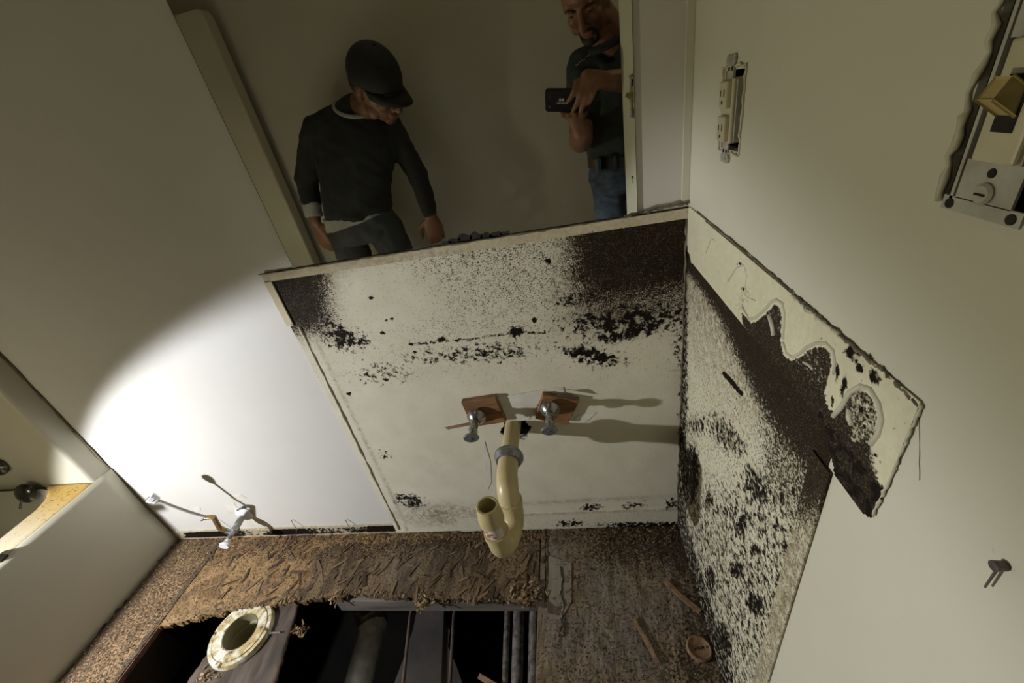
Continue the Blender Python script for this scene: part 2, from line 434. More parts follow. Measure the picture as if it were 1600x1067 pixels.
b = BM(); box(b, (-2.4, YR - .1, CH), (1.5, .95, CH + .08)); o = obj('ceiling', b, M['ceil']); o['kind'] = 'structure'
# narrow cove batten in the corner beside the mirror
b = BM(); box(b, (XR - .013, YB - .004, .915), (XR, YB, CH), .001); o = obj('trim_1', b, M['wallr']); o['kind'] = 'structure'

# ---- the bare, mouldy area on the back wall
XL = -.660
def st_back(px, py, P):
    top = 437 - .156 * (px - 432) + 12
    d = py - top
    fine = .14 + .24 * sm(px, 560, 700) * (1 - sm(d, 40, 200))
    fine = np.maximum(fine, .14 + .96 * sm(px, 835, 965) ** .7 * (1 - sm(d, 30, 175)) * (1 - .25 * (1 - sm(px, 870, 930))))
    fine = np.maximum(fine, .56 * sm(px, 800, 960) * (1 - sm(d, 110, 180)))
    fine = np.maximum(fine, 1.02 * (1 - sm(px - .12 * (py - 450), 470, 555)) * (1 - sm(py, 480, 560)))
    fine = fine * (1 - sm(py, 575, 620)) + .04 * sm(py, 560, 600)
    fine *= 1 - .6 * np.maximum(0, g(px, py, 640, 470, 70, 40))
    cl = np.zeros_like(px)
    cl = np.maximum(cl, .62 * g(px, py, 980, 500, 125, 32, -6, 1.5))
    cl = np.maximum(cl, .74 * g(px, py, 985, 520, 80, 14, -12, 1.3))
    cl = np.maximum(cl, .72 * g(px, py, 925, 555, 60, 17, 10, 1.4))
    cl = np.maximum(cl, .50 * g(px, py, 900, 468, 60, 14, -10, 1.4))
    cl = np.maximum(cl, .60 * g(px, py, 535, 525, 52, 26, 22, 1.5))
    cl = np.maximum(cl, .46 * g(px, py, 750, 552, 150, 20, -3, 1.6))
    cl = np.maximum(cl, .42 * g(px, py, 600, 585, 60, 18, 0, 1.4))
    ln = segdist(px, py, [(640, 538), (740, 529), (800, 520), (850, 520)])
    cl = np.maximum(cl, (.66 - .3 * sm(ln, 0, 3)) * (ln < 3.0))
    for (x, y, r) in ((580, 466, 5), (806, 518, 13), (855, 408, 6), (598, 520, 5), (604, 500, 3), (612, 498, 3), (835, 500, 6), (690, 531, 7), (566, 562, 3), (545, 615, 4), (505, 710, 3)):
        cl = np.maximum(cl, 1.0 * g(px, py, x, y, r, r * .7))
    cl = np.maximum(cl, .62 * g(px, py, 640, 782, 32, 14, 10, 1.5))
    cl = np.maximum(cl, .40 * g(px, py, 600, 710, 20, 12))
    cl = np.maximum(cl, .62 * g(px, py, 925, 792, 26, 7, -4, 1.3)); cl = np.maximum(cl, .60 * g(px, py, 990, 790, 26, 7, -10, 1.3))
    cl = np.maximum(cl, .60 * g(px, py, 1050, 788, 16, 12)); cl = np.maximum(cl, .58 * g(px, py, 890, 818, 30, 7))
    cl = np.maximum(cl, .52 * sm(px, 1052, 1066) * sm(py, 560, 620)); cl = np.maximum(cl, .6 * g(px, py, 1060, 540, 14, 50) * .8)
    cl = np.maximum(cl, .9 * sm(py, 812, 822) * sm(px, 860, 960))
    br = np.maximum(.8 * g(px, py, 690, 805, 70, 18, 0, 1.5), .9 * sm(px + .035 * (py - 340), 1078, 1085))
    br = np.maximum(br, .55 * g(px, py, 930, 781, 150, 3, -3)); br = np.maximum(br, .95 * sm(px, 830, 930) * (1 - sm(d, 80, 190))); br = np.maximum(br, .7 * (1 - sm(px, 490, 560)) * (1 - sm(py, 500, 560)))
    lf = segdist(px, py, [(487, 517), (628, 806), (636, 828)]); br = np.maximum(br, .55 * (1 - sm(lf, 0, 5)))
    return fine, cl, br
def keep_back(cx, cy, C):
    r = np.hypot(cx - 806, (cy - 666) * .9); an = np.arctan2(cy - 666, cx - 806)
    return (r > 21 + 3 * np.sin(3 * an) + 2 * np.sin(7 * an + 1))
grid('bare_wallboard', (XL, YB - .004, 0), (XR - XL, 0, 0), (0, 0, .905), 230, 238, M['mould'], wall_back, st_back, keep_back, .004,
     label='cream wallboard speckled and blotched with black mould where the vanity stood')
# raised residue strips where the backsplash was
def st_strip(px, py, P):
    n = .0 * px
    f = .55 * g(px, py, 885, 380, 18, 6) + .7 * g(px, py, 930, 370, 22, 7) + .8 * g(px, py, 1000, 360, 45, 6) + .4 * g(px, py, 1060, 350, 20, 8)
    return f, .35 * g(px, py, 1070, 345, 14, 9), .28 + .4 * g(px, py, 640, 412, 60, 10) + .3 * g(px, py, 700, 400, 60, 10)
grid('splash_strip', (-.664, YB - .0075, .886), (XR + .664, 0, 0), (0, 0, .018), 200, 4, M['strip'], wall_back, st_strip, None, .004, label='cream strip along the top of the mouldy area, right under the mirror')
grid('splash_strip', (-.666, YB - .0075, .776), (.017, 0, 0), (0, 0, .112), 4, 26, M['strip'], wall_back, lambda a, b_, P: (0 * a, .2 * (P[:, 2] < .79), .05 + 0 * a), None, .004, label='short upright white strip at the left end of the mouldy area')
# low loose baseboard strip right of the drain
grid('base_strip', (-.44, YB - .008, .001), (XR + .44 - .003, 0, 0), (0, 0, .072), 150, 18, M['mould'], wall_back,
     lambda px, py, P: (.08 + 0 * px, np.maximum.reduce([.62 * g(px, py, 925, 792, 26, 7, -4, 1.3), .60 * g(px, py, 990, 790, 26, 7, -10, 1.3), .6 * g(px, py, 1050, 788, 16, 12), .62 * g(px, py, 890, 818, 34, 8), .75 * sm(py, 810, 820) * sm(px, 860, 1000)]), .15 + .4 * sm(P[:, 2], .064, .072)), None, .004)
# torn paper face around the stubs
def wp(pts, y): return [onp(a, c, y=y) for a, c in pts]
b = BM(); prism(b, wp([(771, 622), (820, 613), (880, 604), (882, 613), (846, 622), (826, 655), (793, 662)], YB - .0045), (0, -.0012, 0)); obj('torn_paper', b, M['paper'], wall_back, label='pale torn paper patch between the two wood blocks')
b = BM(); prism(b, wp([(905, 648), (932, 644), (915, 660), (888, 662)], YB - .0045), (0, -.001, 0)); obj('torn_paper', b, M['paper'], wall_back)
b = BM(); prism(b, wp([(752, 694), (757, 689), (766, 720), (768, 752), (762, 765)], YB - .0045), (0, -.0008, 0)); obj('torn_paper', b, M['paper'], wall_back)
# black scar of the removed baseboard under the painted wall, left
def st_scar(px, py, P):
    e = np.maximum(sm(px, 275, 300), 0) * (1 - sm(px, 610, 634))
    core = e * sm(P[:, 2], .003, .008) * (1 - sm(P[:, 2], .034, .040))
    blk = core * (1 - .75 * g(px, py, 400, 815, 30, 30, 0, 2)) * (1 - .55 * g(px, py, 525, 818, 60, 20, 0, 2))
    return .25 * core, 1.1 * blk, .5 * (1 - blk)
grid('baseboard_scar', (XT, YB - .003, 0), (XL - XT, 0, 0), (0, 0, .044), 210, 14, M['strip'], wall_back, st_scar, None, .0028, label='black scar along the foot of the wall where a baseboard was torn off')
for a, c in ((340, 12), (455, 5), (540, 6)):
    q = onp(a, 812, y=YB - .004); b = BM(); tube(b, [q, q + Vector((.004, -.006, -.012)), q + Vector((.012, -.012, -.030)), q + Vector((.010, -.02, -.042))], [.0012, .001, .001, .0006], 6); obj('torn_thread', b, M['caulk'], wall_back)
# wall patches by the toilet valve
for pts in ([(352, 792), (360, 775), (376, 772), (386, 778), (366, 786), (372, 795), (354, 806)], [(372, 830), (386, 812), (410, 814), (417, 828), (398, 834)], [(303, 795), (312, 791), (314, 796), (308, 801)]):
    b = BM(); prism(b, wp(pts, YB), (0, -.001, 0)); obj('scraped_patch', b, M['paper'], wall_back)
# caulk lines
def rag(pts, r, n, jit, mat, name, parent, seg=6, lbl=None):
    P = []
    for (a, c) in zip(pts, pts[1:]):
        for k in range(n): P.append(Vector(a).lerp(Vector(c), k / n))
    P.append(Vector(pts[-1])); P = [p + Vector((random.gauss(0, jit), random.gauss(0, jit), random.gauss(0, jit))) for p in P]
    b = BM(); tube(b, P, [r * random.uniform(.5, 1.6) for _ in P], seg); return obj(name, b, mat, parent, True, label=lbl)
rag([(-.638, YB - .005, .77), (-.646, YB - .005, .02)], .0022, 46, .0006, M['glue'], 'paint_ridge', wall_back)
rag([(-.668, YB - .008, .905), (.105, YB - .008, .905)], .0016, 60, .0005, M['caulk'], 'caulk_line', wall_back)
rag([(.10, YB - .006, .906), (.16, YB - .008, .912), (XR - .004, YB - .008, .914)], .0024, 12, .0014, M['caulk'], 'caulk_line', wall_back, lbl='lumpy dark caulk left in the corner')
rag([(XR - .003, YB - .005, .90), (XR - .004, YB - .005, .0)], .0022, 70, .0008, M['caulk'], 'corner_caulk', wall_back)

# ---- the bare, mouldy area on the right wall
def rp(pts, x=XR): return [onp(a, c, x=x) for a, c in pts]
E0, E1 = (1089, 420), (1371, 765)
def edge_d(px, py):   # signed pixel distance below/left of the diagonal lower edge of the splash
    ex, ey = E1[0] - E0[0], E1[1] - E0[1]; L = math.hypot(ex, ey)
    return -((px - E0[0]) * ey - (py - E0[1]) * ex) / L
def st_side(px, py, P):
    d = edge_d(px, py); along = sm(px, 1080, 1240)
    fine = (.30 + .78 * (1 - sm(d, 4 + 24 * along, 24 + 80 * along))) * (1 - .45 * g(px, py, 1105, 560, 34, 90))
    fine = np.maximum(fine, .56 * sm(px, 1150, 1210) * (1 - sm(py, 740, 900)))
    fine = np.maximum(fine, .42 * sm(px, 1200, 1260))
    fine = np.maximum(fine, .28 + 0 * px)
    cl = .45 * sm(py, 690, 790) * (1 - sm(px, 1235, 1275) * (1 - sm(py, 850, 950)))
    cl = np.maximum(cl, .58 * g(px, py, 1135, 680, 50, 26, 50, 1.4)); cl = np.maximum(cl, .60 * g(px, py, 1180, 760, 22, 46, -25, 1.4))
    cl = np.maximum(cl, .82 * g(px, py, 1080, 740, 15, 62, -2, 1.6)); cl = np.maximum(cl, .60 * g(px, py, 1090, 665, 26, 22))  # dark marks by the corner paint in the drain trap's cast shadow
    for (x, y, a, c, r) in ((1150, 890, 14, 22, -20), (1180, 945, 17, 30, -25), (1205, 1010, 12, 26, -20), (1132, 1000, 16, 44, -15), (1180, 860, 14, 12, 0), (1225, 905, 16, 18, 30), (1110, 905, 12, 30, -10), (1108, 780, 10, 14, 0), (1158, 820, 12, 26, 20)):
        cl = np.maximum(cl, .74 * g(px, py, x, y, a, c, r, 1.4))
    cl = np.maximum(cl, .66 * (1 - sm(px - 1066 - .30 * np.maximum(py - 818, 0), 4, 15)))
    lw = segdist(px, py, [(1131, 583), (1146, 600), (1158, 615)]); cl = np.maximum(cl, .95 * (1 - sm(lw, 2, 5)))
    br = .85 * (1 - sm(d, 0, 150)) + .35 * sm(px, 1250, 1320)
    return fine, cl, br
SIDE_Y = .292
grid('bare_wallboard', (XR - .0010, YB - .004, 0), (0, SIDE_Y - YB + .004, 0), (0, 0, .822), 150, 240, M['mould2'], wall_right, st_side, None, .0008,
     label='cream side wallboard with a diagonal black mould bank, large blotches lower down and a painted-in trap shadow')
def st_bord(px, py, P):
    return .30 + .65 * (1 - sm(py, 745, 850)) , .40 * g(px, py, 1318, 745, 16, 22) + 0 * px, .75 + 0 * px
grid('border_strip', (XR - .0032, SIDE_Y + .022, .0), (0, -.030, 0), (0, 0, .776), 8, 120, M['splash'], wall_right, st_bord, None, .002,
     label='narrow brown-stained upright strip at the front edge of the cabinet outline')
WAVE = [(1158, 486), (1173, 505), (1182, 502), (1196, 491), (1200, 486), (1206, 480), (1211, 476), (1218, 479), (1221, 491), (1220, 534), (1222, 550), (1228, 559),
        (1238, 564), (1251, 559), (1261, 549), (1275, 543), (1288, 543), (1297, 551), (1299, 565), (1297, 585), (1290, 608), (1289, 625), (1295, 639),
        (1303, 644), (1312, 637), (1325, 620), (1339, 610), (1352, 610), (1362, 622), (1369, 639), (1371, 656), (1366, 676), (1359, 691), (1366, 712), (1371, 740), (1371, 762), (1360, 806), (1346, 800)]
WP = WAVE + [(1303, 748), (1286, 660), (1162, 509)]
def st_spl(px, py, P):
    d = edge_d(px, py); ins = inpoly(px, py, WP)
    f = np.where(ins, .80 + .3 * (1 - sm(-d, 8, 40)), .02) * (1 - .8 * g(px, py, 1362, 665, 14, 22)) * (1 - .7 * g(px, py, 1370, 720, 12, 30))
    f = np.where(ins & (px > 1330) & (py < 690), .55 + 0 * px, f)
    f = np.maximum(f, 1.2 * (1 - sm(-d, 4, 12)) * sm(px, 1150, 1185)); 
    f = np.maximum(f, .32 * g(px, py, 1160, 470, 12, 26, 30))
    c = .50 * (1 - sm(-d, 4, 14)) * sm(px, 1230, 1290)
    for (x, y, a, e, r) in ((1335, 553, 16, 20, -40), (1345, 575, 12, 10, 0), (1283, 532, 4, 8, 0), (1319, 600, 5, 26, 10), (1308, 580, 5, 20, 0), (1300, 625, 4, 10, 0), (1366, 590, 9, 14, -30), (1402, 702, 2, 2, 0), (1377, 722, 3, 3, 0), (1400, 600, 10, 3, 45), (1260, 485, 5, 3, 0)):
        c = np.maximum(c, .72 * g(px, py, x, y, a, e, r, 1.4))
    for (x, y) in ((1355, 650), (1350, 668), (1345, 640), (1362, 640), (1156, 412), (1162, 452), (1368, 710)): c = np.maximum(c, .9 * g(px, py, x, y, 4, 4))
    return f, c, .12 + .35 * sm(f, .2, .6)
def keep_spl(cx, cy, C): return inpoly(cx, cy, [(1080, 325), (1090, 335), (1440, 629), (1361, 809), (1351, 804), (1305, 745), (1288, 664), (1080, 410), (1060, 320)])
grid('bare_splash_area', (XR - .0022, YB - .007, .775), (0, -.55, 0), (0, 0, .142), 240, 62, M['splash'], wall_right, st_spl, keep_spl, .0010,
     label='bare cream band on the right wall with scalloped black mould below wavy glue')
def beadline(px_pts, r, name='glue_bead', mat='glue'):
    b = BM(); tube(b, rp(px_pts, XR - .0016), r, 8); return obj(name, b, M[mat], wall_right, True)
off = lambda pts, dx, dy: [(a + dx, c + dy) for a, c in pts]
beadline([(1161, 480), (1172, 499), (1182, 496), (1196, 484), (1206, 472), (1214, 468), (1224, 474), (1227, 490), (1225, 530)], .0022)
beadline([(1225, 534), (1230, 552), (1239, 558), (1250, 553), (1262, 542), (1276, 536), (1292, 536), (1304, 548), (1306, 566), (1304, 585)], .0020)
beadline([(1203, 492), (1208, 508), (1210, 524)], .0034)
beadline([(1256, 566), (1264, 570), (1271, 577)], .0016)
beadline([(1329, 640), (1328, 652), (1333, 664)], .0030)
beadline([(1303, 650), (1316, 636), (1330, 612), (1346, 603), (1362, 608), (1375, 630), (1380, 655), (1374, 678), (1362, 694)], .0026)
beadline([(1104, 395), (1112, 372), (1118, 376)], .0014)
beadline([(1138, 440), (1152, 418), (1163, 414), (1168, 430), (1163, 460), (1170, 465), (1182, 470)], .0014)
rag(rp([(1088, 330), (1200, 424), (1255, 472), (1300, 512), (1360, 563), (1400, 597), (1442, 640)], XR - .0016), .0013, 16, .0006, M['caulk'], 'caulk_line', wall_right, lbl='torn dark caulk along the top of the bare band')
rag(rp([(1238, 463), (1262, 485), (1285, 502), (1318, 530)], XR - .003), .0014, 8, .0008, M['glue'], 'caulk_flap', wall_right)
rag(rp([(1440, 632), (1420, 680), (1390, 750), (1364, 804)], XR - .0018), .0009, 12, .0003, M['glue'], 'paint_ridge', wall_right)
rag(rp([(1436, 640), (1437, 750)], XR - .0002), .0003, 8, .0001, M['caulk'], 'hairline_crack', wall_right)
b = BM(); q = onp(1572, 884, x=XR); tube(b, [q, q + Vector((-.006, 0, 0))], [.0026, .003], 10); tube(b, [q + Vector((-.003, 0, 0)), q + Vector((-.0035, -.0005, -.020))], [.0009, .0006], 6)
tag(obj('wall_anchor', b, M['dirtypipe']), 'small grey anchor stub in the right wall near the frame edge', 'anchor')

# ------------------------------------------------------------------ floor
floor = struct('floor')
def fl_edge(cx): return np.interp(cx, [200, 262, 266, 370, 470, 538, 548, 640, 760, 860], [985, 978, 976, 951, 938, 932, 927, 935, 938, 944])
def st_A(px, py, P):
    n = .0 * px
    wet = .95 * sm(px, 430, 600) * sm(py, 842 - .02 * (px - 600), 862) + .35
    wet = np.maximum(wet * (1 - .45 * g(px, py, 760, 890, 60, 30)), .8 * sm(px, 380, 480) * sm(py, 900, 925)) * (1 - .5 * g(px, py, 380, 880, 70, 40))
    sp_ = .38 + .25 * sm(px, 600, 800) * (1 - sm(py, 840, 855)) + .35 * g(px, py, 690, 850, 60, 10) + .5 * (1 - sm(py, 826, 836))
    return wet, sp_, .5 * sm(px, 560, 640) * g(px, py, 610, 880, 45, 30)
def warpA(P, px, py):
    P = P.copy()
    for i in range(len(P)):
        x, y = P[i, 0], P[i, 1]
        P[i, 2] += .0028 * mnoise.noise(Vector((x * 40, y * 18, 1))) + .0015 * mnoise.noise(Vector((x * 110, y * 60, 3)))
    return P
def keepA(cx, cy, C):
    j = np.array([mnoise.noise(Vector((c * .06, 0, 5))) for c in cx]) * 5
    return cy < fl_edge(cx) + j
XC = -1.313; XS = -.187
grid('subfloor_panel', (XC + .002, .47, 0), (XS - XC - .004, 0, 0), (0, YB - .47, 0), 250, 70, M['board'], floor, st_A, keepA, .017, warpA,
     label='rotted brown particle board strip along the back wall with a ragged front edge')
grid('subfloor_panel', (XT, .0, 0), (XC - XT - .002, 0, 0), (0, YB, 0), 40, 150, M['board'], floor,
     lambda px, py, P: (.18 + .5 * (P[:, 0] > XC - .02), .52 + .3 * g(P[:, 0], P[:, 1], XT, .6, .05, .5), .1 + 0 * px), None, .018, warpA,
     label='crumbling tan board strip beside the tub')
def st_B(px, py, P):
    sp_ = .30 + .40 * (1 - sm(py, 850, 920)) * sm(px, 880, 960) + .25 * sm(px, 1020, 1100) + .45 * (1 - sm(py, 818, 830))
    return .35 + .45 * g(px, py, 960, 1000, 90, 70), sp_, .55 * g(px, py, 870, 900, 16, 60, 0, 2) + .35 * g(px, py, 1000, 940, 70, 40)
grid('subfloor_panel', (XS + .002, -.76, 0), (XR - XS - .002, 0, 0), (0, YB + .76, 0), 80, 250, M['board2'], floor, st_B, None, .018, warpA,
     label='dusty grey-brown particle board covered with chips, right of the hole')
YH = .10
grid('subfloor_panel', (XT, YR, 0), (XS - XT, 0, 0), (0, YH - YR, 0), 60, 40, M['board2'], floor, lambda px, py, P: (.4 + 0 * px, .4 + 0 * px, 0 * px), None, .018)
b = BM(); box(b, (XR, YR, -.018), (1.3, .85, -.001)); obj('hall_floor', b, M['carpet'], floor)
# raw edges of the boards round the hole
b = BM(); box(b, (XC - .002, YH, -.018), (XC + .001, .50, -.0015)); obj('board_edge', b, M['rededge'], floor)
b = BM(); box(b, (XS - .001, YH, -.018), (XS + .0025, .566, -.0015)); obj('board_edge', b, M['edge'], floor)
# seams and cracks in the right panel: split veneer strip by the seam
vp = [(857, 868), (893, 880), (893, 940), (876, 968), (858, 968)]
b = BM(); prism(b, [onp(a, c, z=.0015) for a, c in vp], (0, 0, .0012)); obj('loose_veneer', b, M['veneer'], floor, label='grey split veneer strip beside the seam')
rag([onp(a, c, z=.004) for a, c in ((876, 885), (880, 905), (876, 925), (882, 945), (878, 970), (874, 995))], .0014, 4, .0008, M['dark_gap'], 'crack', floor)
rag([onp(a, c, z=.002) for a, c in ((853, 826), (852, 880), (852, 940))], .0016, 8, .0005, M['dark_gap'], 'seam_gap', floor)
# dark rotten hollow near the hole corner
b = BM(); prism(b, [onp(a, c, z=.0022) for a, c in ((850, 912), (846, 904), (826, 918), (838, 946), (851, 950))], (0, 0, .0015)); obj('rot_patch', b, M['oldwood'], floor)
b = BM(); prism(b, [onp(a, c, z=.0022) for a, c in ((855, 938), (868, 948), (878, 946), (873, 962), (856, 958))], (0, 0, .0012)); obj('rot_patch', b, M['oldwood'], floor)

# stuff: strands of the rotten board, chips and crumbs
def scatter(name, n, place, size, mat, parent, tone=(0, 1), flat=.35):
    V, F, T = [], [], []
    k = 0
    while k < n:
        r = place()
        if r is None: continue
        (x, y, z), ang = r; L, W_, Hh = size(); tn = random.uniform(*tone)
        ca, sa = math.cos(ang), math.sin(ang); ti = random.gauss(0, flat); tj = random.gauss(0, flat)
        b0 = len(V)
        for sx in (-1, 1):
            for sy in (-1, 1):
                for sz in (-1, 1):
                    wx = .6 if sx > 0 else 1
                    u, v = sx * L / 2, sy * W_ / 2 * wx
                    zz = z + sz * Hh / 2 + u * ti + v * tj + abs(L * ti) * .5 * .6
                    V.append((x + u * ca - v * sa, y + u * sa + v * ca, zz))
        for f in ((0, 1, 3, 2), (4, 6, 7, 5), (0, 4, 5, 1), (2, 3, 7, 6), (0, 2, 6, 4), (1, 5, 7, 3)): F.append([b0 + i for i in f]); T.append(tn)
        k += 1
    me = bpy.data.meshes.new(name); me.from_pydata(V, [], F); me.update()
    at = me.attributes.new('tone', 'FLOAT', 'FACE'); at.data.foreach_set('value', T)
    o = new_obj(name, me, mat, parent); o['kind'] = 'stuff'; return o
def plA():
    px, py = random.uniform(330, 850), random.uniform(832, 945)
    if py > fl_edge(px) - 3: return None
    p = onp(px, py, z=.002); return (p.x, p.y, .002), random.gauss(1.0, .6)
scatter('wood_strands', 190, plA, lambda: (random.uniform(.018, .055), random.uniform(.003, .013), random.uniform(.0006, .0012)), M['strand'], floor, (0, 1), .02)
def plC():
    r = random.random()
    if r < .34: px, py = random.uniform(300, 640), random.uniform(828, 875)
    elif r < .62: px, py = random.uniform(640, 1065), random.uniform(822, 850)
    elif r < .80: px, py = random.uniform(860, 1095), random.uniform(830, 1067)
    else:
        x = random.uniform(XT + .004, XC); y = random.uniform(.25, .77); return (x, y, .004), random.uniform(0, 3.14)
    p = onp(px, py, z=.003)
    if p.x > XR - .01 or p.y > YB - .012: return None
    return (p.x, p.y, .004 + random.uniform(0, .003)), random.uniform(0, 3.14)
scatter('wood_chips', 3800, plC, lambda: (random.uniform(.002, .0075), random.uniform(.0008, .0024), random.uniform(.0006, .002)), M['chips'], floor, (0, .75), .25)
def plD():
    px = random.uniform(300, 850); py = fl_edge(px) + random.uniform(-6, 3); p = onp(px, py, z=0)
    return (p.x, p.y, random.uniform(-.006, .004)), random.gauss(1.5, .6)
scatter('edge_splinters', 260, plD, lambda: (random.uniform(.003, .010), random.uniform(.001, .004), random.uniform(.001, .003)), M['chips'], floor, (.2, .9), .35)
def clump(cx, cy, rr, z, n, name, lbl):
    c = onp(cx, cy, z=z)
    o = scatter(name, n, lambda: ((c.x + random.gauss(0, rr), c.y + random.gauss(0, rr * .9), z + random.uniform(-.01, .008)), random.uniform(0, 3.1)),
            lambda: (random.uniform(.004, .012), random.uniform(.002, .006), random.uniform(.001, .004)), M['chips'], floor, (.25, 1), .4)
    o['label'] = lbl
clump(527, 933, .010, .0, 70, 'splinter_clump', 'frayed tan splinters on the board edge above the dark pipe')
clump(662, 940, .012, .0, 70, 'splinter_clump', 'frayed tan splinters at the middle of the board edge')
clump(830, 930, .016, .004, 90, 'splinter_clump', 'crumbled wood at the right end of the board edge')
clump(800, 922, .006, .004, 30, 'splinter_clump', 'small knot of chips near the right end of the board edge')

# loose splinters and a disc on the right panel
def stick(name, pts, wd, lbl, tone='edge', z=.006):
    P = [onp(a, c, z=z) for a, c in pts]; b = BM()
    for a, c in zip(P, P[1:]):
        d = (c - a); s = Vector((-d.y, d.x, 0)).normalized() * wd; obox(b, (a + c) / 2, d / 2, s, Vector((0, 0, .0018)))
    return tag(obj(name, b, M[tone]), lbl, 'splinter')
stick('wood_splinter', [(990, 966), (1004, 992), (1028, 1036)], .004, 'long thin wood splinter lying on the board right of the hole', 'board_s' if 'board_s' in M else 'edge')
stick('wood_splinter', [(1040, 908), (1062, 930), (1094, 956)], .006, 'thick tan wood splinter against the right wall', 'edge')
stick('wood_splinter', [(748, 1056), (766, 1067), (800, 1085)], .006, 'pale pointed splinter lying down inside the hole at the bottom edge', 'edge', z=-.12)
c = onp(1092, 1014, z=.004); b = BM(); lathe(b, c + Vector((0, 0, -.002)), (.10, .08, 1), [(0, .024), (.0, .027), (.006, .027), (.008, .024), (.005, .020), (.005, .001)], 30)
cap_ = obj('round_cap', b, M['edge'], None, True, angle=40); tag(cap_, 'round flat brown cap with three dark spots on the floor by the right wall', 'cap')
for k in (-1, 0, 1):
    b = BM(); lathe(b, c + Vector((k * .009, .002 * k, .0045)), (.1, .08, 1), [(0, .003), (.0012, .0025)], 10); obj('dark_spot', b, M['dark_gap'], cap_)

# ------------------------------------------------------------------ below the floor
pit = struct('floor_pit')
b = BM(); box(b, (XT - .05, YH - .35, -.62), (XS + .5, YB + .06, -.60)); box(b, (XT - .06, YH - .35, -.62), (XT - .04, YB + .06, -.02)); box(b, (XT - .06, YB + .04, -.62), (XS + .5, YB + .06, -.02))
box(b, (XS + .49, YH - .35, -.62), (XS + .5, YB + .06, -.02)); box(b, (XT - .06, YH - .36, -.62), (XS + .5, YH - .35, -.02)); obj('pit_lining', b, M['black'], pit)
b = BM(); box(b, (-.79, .575, -.072), (XS - .01, .613, -.0195), .002); tag(obj('floor_joist', b, M['joist']), 'grey weathered joist under the front edge of the brown board', 'joist')
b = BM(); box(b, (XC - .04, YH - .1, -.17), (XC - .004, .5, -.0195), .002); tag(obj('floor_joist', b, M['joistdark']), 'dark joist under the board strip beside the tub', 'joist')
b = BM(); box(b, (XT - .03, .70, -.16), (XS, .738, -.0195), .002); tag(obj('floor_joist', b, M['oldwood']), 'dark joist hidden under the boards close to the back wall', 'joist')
# dark plank that carries the toilet flange
P4 = [onp(a, c, z=-.019) for a, c in ((385, 930), (468, 938), (430, 1067), (290, 1067))]
dl = (P4[3] - P4[0]); dr = (P4[2] - P4[1]); tl = P4[0] - dl * .25; tr = P4[1] - dr * .25; bl = P4[0] + dl * 2.1; br_ = P4[1] + dr * 2.1
b = BM(); N1 = 110; rows = []; FCC = (-1.031, .486)
for i in range(N1 + 1):
    a = tl.lerp(bl, i / N1); c = tr.lerp(br_, i / N1); e = .005 * mnoise.noise(Vector((i * .33, 0, 0)))
    row = []
    for k in range(41):
        q = a.lerp(c, k / 40); q.z = -.019 + .004 * mnoise.noise(Vector((q.x * 60, q.y * 14, 0))) - (.004 if k in (0, 40) else 0)
        if k == 0: q.x += e
        if k == 40: q.x -= e
        row.append(b.verts.new(q))
    rows.append(row)
for a, c in zip(rows, rows[1:]):
    for k in range(40):
        m_ = (a[k].co + c[k + 1].co) / 2
        if math.hypot(m_.x - FCC[0], m_.y - FCC[1]) > .050: b.faces.new((a[k], c[k], c[k + 1], a[k + 1]))
bmesh.ops.recalc_face_normals(b, faces=b.faces)
pl_o = obj('flange_plank', b, M['oldwood'], None, True); s = pl_o.modifiers.new('s', 'SOLIDIFY'); s.thickness = .020; s.offset = 1
bpy.context.view_layer.update()
if pl_o.data.polygons[0].normal.z > 0: s.offset = -1
tag(pl_o, 'wet dark plank under the toilet flange', 'plank')
clump(470, 985, .010, -.030, 60, 'splinter_clump', 'tan crumbled wood on the right edge of the flange plank')
clump(350, 955, .010, -.024, 60, 'splinter_clump', 'tan crumbled wood at the upper left of the flange')
clump(325, 1056, .014, -.020, 80, 'splinter_clump', 'crumbled wood on the plank below the flange')

# closet flange
FC = Vector((-1.031, .486, -.018)); fc = thing('toilet_flange', 'round dirty white toilet flange with an open centre and bolt slots on the dark plank', 'flange', FC)
def rib(bm, r0, r1, z0, z1, a0, a1, n):
    o_ = []
    for k in range(n + 1):
        t = a0 + (a1 - a0) * k / n; d = Vector((math.cos(t), math.sin(t), 0))
        w_ = 0 if r1 > .09 else 0
        o_.append([bm.verts.new(FC + d * r + Vector((0, 0, z))) for r, z in ((r0, z0), (r1, z0), (r1 - .003, z1), (r0 + .002, z1))])
    for a, c in zip(o_, o_[1:]):
        for k in range(4): bm.faces.new((a[k], a[(k + 1) % 4], c[(k + 1) % 4], c[k]))
    bm.faces.new(o_[0]); bm.faces.new(list(reversed(o_[-1])))
b = BM(); sl = [.05, 1.72, 3.25, 4.55, 6.33]
sl = [0.10, 1.62, 3.20, 4.70]
for i in range(4):
    a0 = sl[i] + .05; a1 = (sl[(i + 1) % 4] + (2 * math.pi if i == 3 else 0)) - .05
    rib(b, .072, .0860, .006, .014, a0, a1, 18)
rib(b, .046, .0745, .004, .0155, 0, 2 * math.pi, 48)
rib(b, .0825, .0870, .001, .011, 0, 2 * math.pi, 48)
bmesh.ops.recalc_face_normals(b, faces=b.faces); obj('flange_ring', b, M['flange'], fc, True, angle=35)
b = BM(); lathe(b, FC, (0, 0, 1), [(.014, .0475), (-.075, .0475), (-.075, .001), (-.069, .001), (-.069, .0455), (.0155, .0455)], 40, True); obj('pipe_bore', b, M['flangein'], fc, True, angle=35)
b = BM(); lathe(b, FC, (0, 0, 1), [(-.030, .0458), (-.030, .041), (-.022, .041), (-.022, .0458)], 40, True); obj('inner_lip', b, M['flangein'], fc, True, angle=35)
